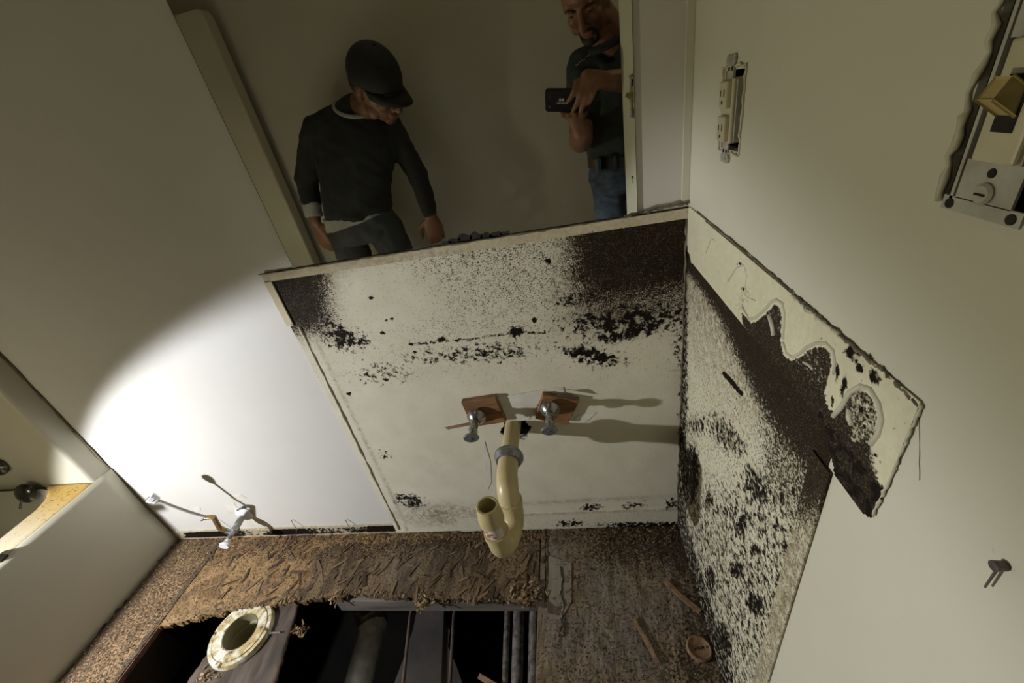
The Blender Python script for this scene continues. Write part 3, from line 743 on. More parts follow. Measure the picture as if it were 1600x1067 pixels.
b = BM(); obox(b, FC + Vector((.105, .002, .006)), Vector((.016, .001, 0)), Vector((0, .002, 0)), Vector((0, 0, .002))); obj('closet_bolt', b, M['dirtypipe'], fc)

# pipes in the pit
def run(pts, rad, mat, name, lbl, n=18):
    b = BM(); tube(b, pts, rad, n); return tag(obj(name, b, M[mat], None, True, angle=50), lbl, 'pipe')
zP = -.235
pa, pb_ = onp(583, 978, z=zP), onp(560, 1067, z=zP)
wpz = thing('waste_pipe', 'fat shiny grey waste pipe in the hole with a hub at its far end', 'pipe', (pa.x, pa.y, zP))
d = (pb_ - pa); b = BM(); tube(b, [pa - d * .1, pb_, pb_ + d * 1.4], .040, 24); obj('pipe_body', b, M['greypipe'], wpz, True, angle=50)
b = BM(); tube(b, arc(pa + Vector((0, 0, .05)), Vector((0, 0, -.05)), -d.normalized() * -.0 + Vector((-.03, .05, 0)), 8), [.047] * 9, 24); obj('elbow_hub', b, M['dirtypipe'], wpz, True, angle=50)
b = BM(); tube(b, [pa - d * .05, pa + d * .12], .0455, 24); obj('pipe_collar', b, M['greypipe'], wpz, True, angle=50)
z = -.13
run([onp(641, 962, z=z) + Vector((0, .05, 0)), onp(641, 962, z=z), onp(630, 1067, z=z), onp(612, 1180, z=z)], .0050, 'rod', 'thin_rod', 'thin brown rod in the hole just left of the grey board', 10)
run([onp(709, 962, z=z) + Vector((0, .05, 0)), onp(709, 962, z=z), onp(703, 1067, z=z), onp(695, 1180, z=z)], .0050, 'rod', 'thin_rod', 'thin brown rod in the hole just right of the grey board', 10)
z = -.14
for (a, c, r, lb) in ((793, 789, .0085, 'thinnest of the three grimy pipes at the right side of the hole'), (811, 808, .0160, 'middle of the three grimy pipes at the right side of the hole'), (836, 834, .0160, 'grimy pipe next to the right edge of the hole')):
    A, B = onp(a, 955, z=z), onp(c, 1067, z=z); d = B - A
    run([A - d * .35, A - d * .1, A + d * .3, B, B + d * 1.5], [r, r, r * 1.05, r * .98, r], 'dirtypipe', 'grimy_pipe', lb)
z = -.20; lft = [(652, 950), (645, 985), (636, 1010), (630, 1030), (616, 1067), (570, 1180)]; rgt = [(694, 950), (697, 975), (703, 985), (700, 1010), (713, 1040), (722, 1067), (770, 1180)]
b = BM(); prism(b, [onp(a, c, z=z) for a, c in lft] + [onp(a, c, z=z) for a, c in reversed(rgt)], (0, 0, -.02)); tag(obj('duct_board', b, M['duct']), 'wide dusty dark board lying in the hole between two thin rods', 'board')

# ------------------------------------------------------------------ bathtub with its moulded surround
tub = thing('bathtub', 'beige one-piece bathtub and surround with a dusty yellow rim at the left', 'bathtub', (XT, .04, 0))
YI = .718; YI2 = -.635; ZT = 1.735; RZ = .372; XI = -1.595; XBk = -2.295
def st_none(px, py, P): return 0 * px, 0 * px, 0 * px
# apron (slightly dished)
def wa(P, px, py):
    P = P.copy(); t = P[:, 2] / RZ; P[:, 0] -= .006 * np.sin(np.pi * t) ; return P
grid('apron', (XT, -.70, 0), (0, YB - .004 + .70, 0), (0, 0, RZ - .006), 40, 16, M['tub'], tub, st_none, None, -.006, wa, smooth=True)
# rim with dust
def st_rim(px, py, P): return .28 + .85 * sm(P[:, 1], .52, .70) , 0 * px, 0 * px
def keep_rim(cx, cy, C):
    inner = XI - .085 * np.clip((C[:, 1] - .62) / (.718 - .62), 0, 1) ** 2
    return C[:, 0] > inner
def w_rim(P, px, py):
    P = P.copy(); t = np.clip((P[:, 0] - (XT - .014)) / .014, 0, 1); P[:, 2] -= .008 * t * t; return P
grid('rim', (XT - .19, -.635, RZ), (.19 - .0005, 0, 0), (0, .718 + .635, 0), 60, 170, M['tub'], tub, st_rim, keep_rim, .004, w_rim, smooth=True,
     label='flat tub rim dusted with yellow-brown grime')
grid('rim_back', (XBk, -.635, RZ), (.07, 0, 0), (0, 1.353, 0), 4, 8, M['tub'], tub, st_none, None, .004)
# basin
def basin():
    b = BM(); R = []
    for k, (zz, ins) in enumerate(((RZ - .002, -.004), (RZ - .02, .0), (.20, .03), (.08, .06), (.045, .12), (.04, .30))):
        x0, x1, y0, y1 = XBk + .065 + ins, XI - ins * .8 + (.004 if k == 0 else 0), -.60 + ins * 1.3, .70 - ins * 1.0
        r = .10; pts = []
        for cx, cy, s in ((x1 - r, y1 - r, 0), (x0 + r, y1 - r, 1), (x0 + r, y0 + r, 2), (x1 - r, y0 + r, 3)):
            for i in range(7):
                t = s * math.pi / 2 + i / 6 * math.pi / 2; pts.append(b.verts.new((cx + r * math.cos(t), cy + r * math.sin(t), zz)))
        R.append(pts)
    for a, c in zip(R, R[1:]):
        n = len(a)
        for i in range(n): b.faces.new((a[i], a[(i + 1) % n], c[(i + 1) % n], c[i]))
    b.faces.new(R[-1]); return b
obj('basin', basin(), M['tub'], tub, True, angle=60)
# near surround end panel, inner face set 6 cm off the back wall, returning to it at the front edge
def endpanel(y_in, y_out, name):
    s = 1 if y_out > y_in else -1
    b = BM(); prof = []
    r = .012
    for i in range(6):
        t = i / 5 * math.pi / 2; prof.append((XT - r + r * math.sin(t), y_in + s * (r - r * math.cos(t))))
    pts = [(XBk, y_in)] + prof + [(XT, y_out), (XBk, y_out)]
    z0 = RZ - .002 if False else 0.0
    zt = ZT
    lo = [b.verts.new((x, y, z0)) for x, y in pts]; hi = [b.verts.new((x - (.012 if x > XT - .02 else 0), y, zt)) for x, y in pts]
    mid = [b.verts.new((x, y, zt - .03)) for x, y in pts]
    n = len(pts)
    for A, B in ((lo, mid), (mid, hi)):
        for i in range(n): b.faces.new((A[i], A[(i + 1) % n], B[(i + 1) % n], B[i]))
    b.faces.new(hi); b.faces.new(list(reversed(lo))); bmesh.ops.recalc_face_normals(b, faces=b.faces)
    return obj(name, b, M['tub'], tub, True, angle=50)
endpanel(YI, YB - .003, 'surround_end')
endpanel(YI2, YI2 - .07, 'surround_end')
b = BM(); box(b, (XBk - .004, -.70, 0), (XBk + .004, YB - .005, ZT)); obj('surround_back', b, M['tub'], tub)
# small paint nicks on the front return
for (a, c) in ((172, 705), (203, 740), (254, 782), (262, 838)):
    q = onp(a, c, x=XT); b = BM(); obox(b, q + Vector((.0008, 0, 0)), Vector((.0006, 0, 0)), Vector((0, .004, .006)), Vector((0, .001, -.001))); obj('paint_nick', b, M['whiteplastic'], tub)
rag([(XT + .001, YB - .004, ZT), (XT + .001, YB - .004, .02)], .002, 60, .0006, M['caulk'], 'caulk_line', tub)
rag([(XT + .002, YB - .02, .003), (XT + .002, .10, .003)], .003, 50, .0015, M['dark_gap'], 'dirt_line', tub)
# overflow plate with trip lever, and a tap handle above it
def disc(px, py, y, r, ax, name, parent, lever=True):
    c = onp(px, py, y=y); ax = Vector(ax).normalized()
    b = BM(); lathe(b, c - ax * .002, ax, [(0, r), (.003, r), (.009, r * .8), (.013, r * .45), (.0135, .002)], 30); o = obj(name, b, M['darkchrome'], parent, True, angle=45)
    if lever:
        u = c + ax * .012; b = BM(); tube(b, [u + Vector((-.004, 0, -.008)), u + Vector((-.010, -.012, -.024)), u + Vector((-.016, -.016, -.036))], [.003, .0025, .0035], 8); obj('trip_lever', b, M['darkchrome'], o, True)
    return o
disc(40, 771, .688, .031, (.22, -.9, .30), 'overflow_plate', tub)
disc(-6, 730, .705, .030, (.3, -.9, .1), 'tap_handle', tub, False)
# dark blade resting on the rim at the frame edge
q0 = onp(15, 868, z=RZ + .004); q1 = onp(-14, 884, z=RZ + .004); b = BM()
prism(b, [q0, onp(4, 878, z=RZ + .003), q1, onp(-20, 878, z=RZ + .003), onp(-4, 867, z=RZ + .003)], (0, 0, .006)); tag(obj('scraper_blade', b, M['darkchrome']), 'dark pointed blade tip resting on the tub rim at the left edge', 'tool')

# ------------------------------------------------------------------ mirror
MX0, MX1, MZ = -.586, .124, .9065
mi = thing('mirror', 'frameless wall mirror above the mouldy area reflecting two men', 'mirror', (MX0, YB, MZ))
b = BM(); box(b, (MX0, YB - .0046, MZ), (MX1 + .0, YB - .0005, MZ + 1.10)); obj('glass_edge', b, M['mirror_edge'], mi)
b = BM(); box(b, (MX0 + .0015, YB - .0050, MZ + .0015), (MX1 - .001, YB - .0046, MZ + 1.0985)); obj('mirror_glass', b, M['mirror'], mi)
for k, (a, c, rx, rz) in enumerate(((712, 391, 9, 4), (728, 388, 10, 7), (745, 386, 9, 7), (762, 386, 8, 5), (778, 385, 9, 4), (792, 383, 7, 3), (700, 393, 8, 2))):
    q = onp(a, c - 5, y=YB - .0052); q.z = MZ + .0022 + rz / 2400; b = BM()
    n = 18; b.faces.new([b.verts.new(q + Vector((rx / 700 * math.cos(t) * (1 + .15 * math.sin(3 * t + k)), 0, rz / 700 * math.sin(t) * (1 + .2 * math.sin(4 * t + k)) ))) for t in [2 * math.pi * i / n for i in range(n)]])
    r_ = bmesh.ops.extrude_face_region(b, geom=list(b.faces)); bmesh.ops.translate(b, vec=(0, .0004, 0), verts=[v for v in r_['geom'] if isinstance(v, bmesh.types.BMVert)])
    obj('corrosion_spot', b, M['dark_gap'], mi)

# ------------------------------------------------------------------ wood blocks, shutoff stubs, drain
def block(pts, lbl, th=.016):
    P = [onp(a, c, y=YB - th - .004) for a, c in pts]; b = BM(); prism(b, P, (0, th, 0)); bmesh.ops.bevel(b, geom=list(b.edges), offset=.0015, segments=1, affect='EDGES')
    return tag(obj('wood_block', b, M['plywood']), lbl, 'block')
block([(720, 629), (774, 621), (791, 660), (762, 664), (738, 668)], 'reddish brown wood block behind the left shutoff stub')
block([(848, 617), (906, 626), (887, 664), (862, 660), (836, 655)], 'reddish brown wood block behind the right shutoff stub')
b = BM(); prism(b, wp([(695, 668), (735, 660), (738, 664), (700, 671)], YB - .006), (0, .003, 0)); tag(obj('wood_sliver', b, M['edge']), 'thin wood sliver left of the left wood block', 'splinter')
b = BM(); prism(b, wp([(856, 616), (868, 618), (892, 616), (905, 624), (880, 620)], YB - .024), (0, .004, 0)); tag(obj('wood_sliver', b, M['oldwood']), 'dark broken sliver on top of the right wood block', 'splinter')
def stub(x, z, lbl, tilt=0):
    t = thing('shutoff_stub', lbl, 'valve', (x, YB - .02, z), group='shutoff stubs for the sink')
    o = Vector((x, YB - .018, z)); ax = Vector((tilt, -1, 0)).normalized()
    b = BM(); lathe(b, o, ax, [(0, .007), (.030, .007)], 20); obj('supply_stub', b, M['zinc'], t, True, angle=40)
    b = BM(); lathe(b, o + ax * .010, ax, [(.002, .023), (.004, .0235), (.008, .021), (.017, .0125), (.019, .009), (.019, .0065), (.002, .0065)], 32); obj('escutcheon', b, M['chrome'], t, True, angle=40)
    b = BM(); lathe(b, o, ax, [(.026, .0075), (.030, .010), (.036, .010), (.038, .0085), (.044, .0085), (.046, .0105), (.060, .0105), (.064, .0075), (.078, .0065), (.080, .005)], 24)
    u = o + ax * .050; tube(b, [u, u + Vector((.001, -.004, -.014))], [.008, .0068], 16); obj('valve_body', b, M['chrome'], t, True, angle=35)
    b = BM(); lathe(b, u + Vector((.0008, -.004, -.0142)), Vector((0, -.2, -1)), [(0, .0048), (.0006, .0046)], 14); obj('outlet_hole', b, M['dark_gap'], t)
    b = BM(); lathe(b, u + Vector((-.0095, -.004, .000)), Vector((-.3, -.9, .1)), [(0, .003), (.0008, .0028)], 12); obj('outlet_hole', b, M['dark_gap'], t)
    hc = o + ax * .084; b = BM(); Rg = []
    for i in range(3):
        yy = (-.004, .0, .005)[i]; sc = (.88, 1, .86)[i]
        Rg.append((hc - ax * yy, Vector((.0195 * sc, 0, 0)), Vector((0, 0, .0125 * sc))))
    loft(b, Rg); tube(b, [hc, hc + ax * .007], [.004, .0035], 12); obj('oval_handle', b, M['zinc'], t, True, angle=40)
    return t
stub(-.276, .482, 'chrome shutoff stub with oval handle left of the sink drain', 0.0)
stub(-.094, .487, 'chrome shutoff stub with oval handle right of the sink drain', 0.0)

dr = thing('sink_drain_trap', 'cream plastic sink drain trap hanging open from the hole in the mouldy wall', 'pipe', (-.20, YB, .42))
PX, PZ = -.198, .420
b = BM(); tube(b, [(PX, YB + .05, PZ), (PX, .640, PZ)], .0205, 26); obj('wall_pipe', b, M['pvc'], dr, True, angle=40)
b = BM(); lathe(b, (PX, .676, PZ), (0, -1, 0), [(0, .024), (0, .033), (.003, .0345), (.009, .0345), (.012, .033), (.022, .028), (.022, .022)], 32); obj('slip_nut', b, M['zinc'], dr, True, angle=35)
yk = .580; b = BM(); pts = [Vector((PX, .660, PZ)), Vector((PX + .001, yk + .036, PZ))] + arc((PX + .002, yk + .036, PZ - .036), (0, 0, .036), (.002, -.036, 0), 8)[1:] + [Vector((PX + .005, yk, PZ - .045))]
tube(b, pts, [.0235] * 2 + [.0240] * 8 + [.0235], 26); obj('drain_elbow', b, M['pvc'], dr, True, angle=50)
r1 = Vector((PX + .005, yk, PZ - .050)); l1 = Vector((-.213, .502, PZ - .040))
b = BM(); tube(b, [r1 + Vector((0, 0, .016)), r1], [.0265, .0265], 28); obj('hub_ring', b, M['pvc'], dr, True, angle=40)
cen = (r1 + l1) / 2; cen.z = PZ - .066; hv = (r1 - l1) / 2; hv.z = 0; rr = hv.length
ub = [r1, Vector((r1.x, r1.y, cen.z))] + arc(cen, hv, Vector((0, 0, -rr)), 14, 0, math.pi)[1:] + [Vector((l1.x, l1.y, l1.z + .0))]
b = BM(); tube(b, ub, .0238, 28); obj('u_bend', b, M['pvc'], dr, True, angle=60)
b = BM(); tube(b, [l1 + Vector((0, 0, -.002)), l1 + Vector((0, 0, .012))], [.0262, .0262], 28); obj('hub_ring', b, M['pvc'], dr, True, angle=40)
top = l1 + Vector((-.002, .001, .082))
b = BM(); tube(b, [l1, top + Vector((0, 0, -.03))], .0215, 28); obj('riser', b, M['pvc'], dr, True, angle=50)
b = BM(); lathe(b, top + Vector((0, 0, -.040)), (0, 0, 1), [(0, .0222), (.002, .0255), (.018, .0255), (.026, .0235), (.046, .0222), (.048, .0212), (.048, .0175), (.004, .0172)], 32, True); obj('open_socket', b, M['pvc'], dr, True, angle=35)
b = BM(); lathe(b, top + Vector((0, 0, -.036)), (0, 0, 1), [(0, .017), (.001, .017)], 24); obj('socket_depth', b, M['pvc_dark'], dr)
lab = BM()                                           # paper label wrapped half round the riser
n = 12; lo_, hi_ = [], []
for i in range(n + 1):
    t = math.radians(-160 + 130 * i / n); d_ = Vector((math.cos(t), math.sin(t), 0)) * .0219
    lo_.append(lab.verts.new(l1 + Vector((0, 0, .013)) + d_)); hi_.append(lab.verts.new(l1 + Vector((-.001, .0005, .040)) + d_))
for i in range(n): lab.faces.new((lo_[i], lo_[i + 1], hi_[i + 1], hi_[i]))
lb = obj('paper_label', lab, M['labelpaper'], dr, True, label='worn white label with faded red print')
for k, (t, zz, h_) in enumerate(((-125, .018, .009), (-108, .026, .005), (-132, .031, .004), (-90, .017, .005))):
    b = BM(); A = []
    for i in range(4):
        tt = math.radians(t + i * 6); A.append(Vector((math.cos(tt), math.sin(tt), 0)) * .0222)
    for p, q in zip(A, A[1:]):
        v = [b.verts.new(l1 + Vector((-.0015, 0, zz)) + p), b.verts.new(l1 + Vector((-.0015, 0, zz)) + q), b.verts.new(l1 + Vector((-.0015, 0, zz + h_)) + q), b.verts.new(l1 + Vector((-.0015, 0, zz + h_)) + p)]; b.faces.new(v)
    obj('red_mark', b, M['redprint'], lb)

# toilet shutoff valve and its loose supply tube
tv = thing('toilet_valve', 'white-handled toilet shutoff valve low on the bright wall with a loose grey tube', 'valve', (-1.20, YB, .10))
S0 = onp(381, 803, y=YB - .004); nn_ = S0.z - H
def onz(px, py, zc): return onp(px, py, z=zc)
b = BM(); lathe(b, S0 + Vector((.0, .002, 0)), (0, -1, 0), [(0, .030), (.002, .0305), (.007, .026), (.013, .012), (.013, .001)], 30); obj('escutcheon', b, M['whiteplastic'], tv, True, angle=40)
B1 = S0 + Vector((.006, -.060, -.004))
b = BM(); tube(b, [S0, S0 + Vector((.003, -.03, -.002)), B1], [.009, .0105, .0095], 18); obj('stub_pipe', b, M['hose'], tv, True, angle=40)
b = BM(); lathe(b, B1 + Vector((0, .012, 0)), (0, -1, 0), [(0, .0125), (.014, .0125), (.016, .010), (.026, .010), (.028, .007), (.04, .006)], 18); 
tube(b, [B1 + Vector((0, -.006, 0)), B1 + Vector((-.018, -.006, .012))], [.009, .008], 14); obj('valve_body', b, M['chrome'], tv, True, angle=40)
hc = B1 + Vector((.0, -.044, -.004)); b = BM(); loft(b, [(hc + Vector((0, .005, 0)), Vector((.012, 0, 0)), Vector((0, 0, .009))), (hc, Vector((.018, 0, 0)), Vector((0, 0, .0135))), (hc + Vector((0, -.006, 0)), Vector((.016, 0, 0)), Vector((0, 0, .012)))]); tube(b, [hc + Vector((0, .02, 0)), hc], [.007, .009], 14)
obj('white_handle', b, M['whiteplastic'], tv, True, angle=40, label='white plastic oval handle')
v0 = B1 + Vector((-.016, -.006, .011)); NUT = onp(245, 781, y=.668); T1 = onp(325, 808, y=.70)
v1 = v0 + Vector((-.012, -.002, .020)); v2 = T1 + Vector((.02, 0, 0))
b = BM(); tube(b, [v0, v1, v2, T1], [.0075, .0075, .0070, .0070], 14); obj('compression_fitting', b, M['brass'], tv, True, angle=50)
b = BM(); tube(b, [T1, T1 + Vector((-.03, -.002, -.012)), ], [.0055, .002], 8); obj('metal_tag', b, M['chrome'], tv, True)
n_d = (NUT - T1); C1 = T1 + n_d * .35 + Vector((0, 0, -.012)); C2 = T1 + n_d * .7 + Vector((0, 0, -.006))
def bez(p0, p1, p2, p3, n=14): return [p0 * (1 - t) ** 3 + p1 * 3 * t * (1 - t) ** 2 + p2 * 3 * t * t * (1 - t) + p3 * t ** 3 for t in [i / n for i in range(n + 1)]]
b = BM(); tube(b, bez(T1, C1, C2, NUT), .0042, 12); obj('supply_tube', b, M['hose'], tv, True)
nd = (NUT - C2).normalized(); b = BM(); lathe(b, NUT - nd * .004, nd, [(0, .008), (.004, .0115), (.012, .0118), (.013, .014), (.024, .014), (.025, .011), (.012, .0105)], 8); obj('coupling_nut', b, M['whiteplastic'], tv, label='pale hexagonal coupling nut')

# ------------------------------------------------------------------ receptacle and switch in the right wall
ye, yz = (OUT[0] + OUT[1]) / 2, (OUT[2] + OUT[3]) / 2
re_ = thing('wall_outlet', 'ivory duplex outlet without cover plate in a ragged opening right of the mirror', 'outlet', (XR, ye, yz))
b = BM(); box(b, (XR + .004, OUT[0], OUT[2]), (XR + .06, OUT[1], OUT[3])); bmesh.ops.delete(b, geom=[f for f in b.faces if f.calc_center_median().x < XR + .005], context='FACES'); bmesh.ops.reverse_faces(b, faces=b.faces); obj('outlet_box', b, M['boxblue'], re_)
yc = ye + .008
b = BM(); box(b, (XR - .004, yc - .0175, yz - .036), (XR + .03, yc + .0175, yz + .036), .002); dv = obj('outlet_body', b, M['ivory'], re_)
b = BM(); box(b, (XR - .010, yc - .013, yz - .034), (XR - .003, yc + .013, yz - .004), .002); box(b, (XR - .010, yc - .013, yz + .004), (XR - .003, yc + .013, yz + .034), .002); fa = obj('outlet_face', b, M['ivory'], dv)
for s in (-1, 1):
    for (dy, h_) in ((-.006, .008), (.006, .0065)):
        b = BM(); box(b, (XR - .0104, yc + dy - .001, yz + s * .019 + .002 - h_ / 2), (XR - .0098, yc + dy + .001, yz + s * .019 + .002 + h_ / 2)); obj('slot', b, M['dark_gap'], dv)
    b = BM(); lathe(b, (XR - .0098, yc, yz + s * .019 - .008), (-1, 0, 0), [(0, .0024), (.0006, .0022)], 12); obj('slot', b, M['dark_gap'], dv)
    z0 = yz + s * .046; b = BM(); box(b, (XR - .0025, yc - .010, z0 - .011), (XR - .001, yc + .010, z0 + .011)); 
    for q in (-.009, 0, .009): lathe(b, (XR - .001, yc + q, z0 + s * .009), (-1, 0, 0), [(0, .0055), (.002, .0055), (.002, .003)], 12)
    e_ = obj('yoke_ear', b, M['steel'], re_)
    for q in (-.006, .004):
        b = BM(); lathe(b, (XR - .0026, yc + q, z0), (-1, 0, 0), [(0, .0026), (.0006, .0024)], 10); obj('ear_hole', b, M['dark_gap'], e_)
b = BM(); box(b, (XR - .001, yc - .024, yz - .034), (XR + .004, yc - .021, yz + .034)); obj('yoke_strap', b, M['steel'], re_)
rag([(XR - .001, OUT[0], OUT[2]), (XR - .001, OUT[0] - .001, OUT[3]), (XR - .001, OUT[1], OUT[3]), (XR - .001, OUT[1], OUT[2]), (XR - .001, OUT[0], OUT[2])], .0013, 16, .0007, M['glue'], 'ragged_edge', re_)

sy0, sy1, sz0, sz1 = SWI
sw = thing('light_switch', 'bare light switch without cover plate in a wall opening at the right edge', 'switch', (XR, (sy0 + sy1) / 2, (sz0 + sz1) / 2))
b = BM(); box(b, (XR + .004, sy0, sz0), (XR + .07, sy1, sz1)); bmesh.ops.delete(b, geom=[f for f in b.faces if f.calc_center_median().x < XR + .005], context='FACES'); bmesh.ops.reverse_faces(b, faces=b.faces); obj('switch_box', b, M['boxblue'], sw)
def switch(yc, first):
    p = BM(); zc = 1.077; x0 = XR - .0040
    # strap standing a little proud, with wide plaster ears
    box(p, (x0, yc - .016, zc - .046), (x0 + .0014, yc + .016, zc - .026)); box(p, (x0, yc - .016, zc + .026), (x0 + .0014, yc + .016, zc + .046))
    box(p, (x0, yc - .023, zc - .053), (x0 + .0014, yc + .023, zc - .0455)); box(p, (x0, yc - .023, zc + .0455), (x0 + .0014, yc + .023, zc + .053))
    box(p, (x0 + .0002, yc - .0125, zc - .030), (x0 + .0012, yc + .0125, zc + .030))
    st = obj('yoke_strap', p, M['steel'], sw)
    for s in (-1, 1):
        b = BM(); lathe(b, (x0, yc, zc + s * .041), (-1, 0, 0), [(0, .0052), (.001, .0055), (.0022, .0042), (.0022, .001)], 18); obj('strap_screw', b, M['steel'], st, True, angle=40)
        b = BM(); box(b, (x0 - .0026, yc - .003, zc + s * .041 - .0005), (x0 - .002, yc + .003, zc + s * .041 + .0005)); obj('screw_slot', b, M['dark_gap'], st)
        for q in (-.018, .018):
            b = BM(); lathe(b, (x0, yc + q, zc + s * .0495), (-1, 0, 0), [(0, .0028), (.0005, .0026)], 12); obj('ear_hole', b, M['dark_gap'], st)
        b = BM(); lathe(b, (x0, yc, zc + s * .031), (-1, 0, 0), [(0, .0024), (.0005, .0022)], 12); obj('ear_hole', b, M['dark_gap'], st)
    b = BM(); box(b, (x0 + .0014, yc - .016, zc - .034), (x0 + .030, yc + .016, zc + .034), .001); obj('switch_body', b, M['devgrey'], sw)
    b = BM(); box(b, (x0 - .003, yc - .0115, zc - .026), (x0 + .004, yc + .0115, zc + .026), .0015); fr = obj('toggle_frame', b, M['ivory'], sw)
    b = BM(); box(b, (x0 - .0034, yc - .0055, zc - .012), (x0 - .0028, yc + .0055, zc + .012)); obj('toggle_slot', b, M['dark_gap'], fr)
    b = BM(); obox(b, (x0 - .006, yc, zc + .003), Vector((-.006, 0, .0045)), Vector((0, .0042, 0)), Vector((.0022, 0, .0042)), .001); obj('toggle', b, M['ivory2'], sw)
switch(sy1 - .030, True); switch(sy0 + .026, False)
rag([(XR - .001, sy1, sz0), (XR - .001, sy1 + .001, sz1), (XR - .001, sy0, sz1)], .0018, 20, .0010, M['glue'], 'ragged_edge', sw)
b = BM(); box(b, (XR - .004, sy1 - .0125, sz0 + .004), (XR - .001, sy1 - .0105, sz1 + .004)); obj('plaster_ring', b, M['steel'], sw)

# ------------------------------------------------------------------ people
def V3(*a): return Vector(a)
def hand(bm, wrist, d, nrm, thumb, curl=(15, 25, 20), sc=1., spread=.0, thumb_in=.35):
    """palm from wrist along d; fingers bend towards nrm; thumb on the side 'thumb'"""
    d = d.normalized(); nrm = (nrm - d * nrm.dot(d)).normalized(); s = d.cross(nrm)
    if s.dot(thumb) < 0: s = -s
    k = sc
    loft(bm, [(wrist - d * .02 * k, s * .026 * k, nrm * .019 * k), (wrist + d * .01 * k, s * .028 * k, nrm * .019 * k), (wrist + d * .045 * k, s * .040 * k, nrm * .018 * k), (wrist + d * .085 * k, s * .041 * k, nrm * .014 * k), (wrist + d * .098 * k, s * .036 * k, nrm * .010 * k)])
    for i, (o_, L) in enumerate(((.030, .072), (.010, .080), (-.011, .074), (-.030, .058))):
        p = wrist + (d * (.088 - abs(o_) * .12) + s * o_) * k; dr_ = (d + s * o_ * spread * 8).normalized(); ang = 0; pts = [(p, .0098 * k)]
        for j, (fr_, c_) in enumerate(zip((.44, .32, .24), curl)):
            ang += math.radians(c_ * (1 + .12 * i)); dd = dr_ * math.cos(ang) + nrm * math.sin(ang)
            p = p + dd * L * fr_ * k; pts.append((p, (.0090, .0082, .0070)[j] * k))
        chain(bm, pts)
    p = wrist + (d * .022 + s * .026 + nrm * .006) * k; q = p + (d * .55 + s * .75 + nrm * .35).normalized() * .040 * k
    r = q + (d * .9 + s * (.35 - thumb_in * .6) + nrm * .45).normalized() * .032 * k; e = r + (d * .95 - s * .1 * thumb_in + nrm * .4).normalized() * .024 * k
    chain(bm, [(p, .014 * k), (q, .0115 * k), (r, .0100 * k), (e, .0080 * k)])
def head(bm, c, f, u, sc=1.):
    f = f.normalized(); u = (u - f * u.dot(f)).normalized(); r = f.cross(u)
    m = Matrix((r, f, u)).transposed()
    L = lambda a, b_, z_: c + (r * a + f * b_ + u * z_) * sc
    def e(p, rad): ball(bm, L(*p), [q * sc for q in rad], m, 20)
    e((0, -.012, .035), (.075, .094, .082)); e((0, .012, .0), (.070, .080, .085)); e((0, .035, -.045), (.056, .056, .062)); e((0, .066, -.088), (.026, .022, .020))
    e((0, .084, .022), (.044, .012, .010)); e((.034, .068, -.022), (.024, .022, .022)); e((-.034, .068, -.022), (.024, .022, .022))
    chain(bm, [(L(0, .090, .012), .008 * sc), (L(0, .108, -.018), .011 * sc), (L(0, .112, -.030), .0125 * sc)]); e((.011, .098, -.032), (.009, .010, .008)); e((-.011, .098, -.032), (.009, .010, .008))
    e((0, .091, -.056), (.025, .010, .0065)); e((0, .089, -.068), (.021, .010, .007)); e((.031, .080, .004), (.014, .010, .009)); e((-.031, .080, .004), (.014, .010, .009))
    for s_ in (-1, 1): e((s_ * .078, -.008, -.008), (.009, .018, .031)); e((s_ * .080, .004, -.026), (.008, .009, .012))
    e((.050, .030, -.065), (.02, .03, .028)); e((-.050, .030, -.065), (.02, .03, .028))
    return L, m, r, f, u

def build_body(name, parts_fn, mat, parent, voxel=.0055, smooth=2):
    b = BM(); parts_fn(b); return obj(name, remeshed(b, voxel, smooth), mat, parent, True)

# ---- man in the cap, seen in the mirror at the left
A = thing('person', 'man in a black cap and dark sweater, head bowed, arms hanging, reflected at left', 'person', (-1.0, -.46, 0))
aH = mir(590, 133, -.36); aF = V3(.70, .34, -.62); aU = V3(.34, .40, .85); AS = 1.14
sL, eL, wL = V3(-1.110, -.475, 1.170), V3(-1.262, -.500, .985), V3(-1.272, -.445, .785)
sR, eR, wR = V3(-.755, -.485, 1.110), V3(-.700, -.520, .915), V3(-.672, -.460, .725)
nb = V3(-.880, -.450, 1.215)
TOR = [(V3(-.900, -.445, 1.235), .080, .065), (V3(-.918, -.455, 1.190), .150, .085), (V3(-.930, -.465, 1.130), .205, .105), (V3(-.945, -.462, 1.050), .200, .118), (V3(-.980, -.458, .960), .184, .118), (V3(-1.015, -.455, .870), .172, .118), (V3(-1.030, -.455, .790), .176, .120)]
def tor(b, k=1., lo=0, hi=None, add=0., tilt=.12):
    loft(b, [(c, V3(1, 0, tilt * -.0) .normalized() * (w_ * k + add), V3(0, d_ * k + add, 0)) for c, w_, d_ in TOR[lo:hi]])
hipL, kneeL, ankL = V3(-1.130, -.455, .700), V3(-1.145, -.430, .400), V3(-1.150, -.475, .085)
hipR, kneeR, ankR = V3(-.925, -.455, .700), V3(-.860, -.425, .400), V3(-.835, -.475, .085)
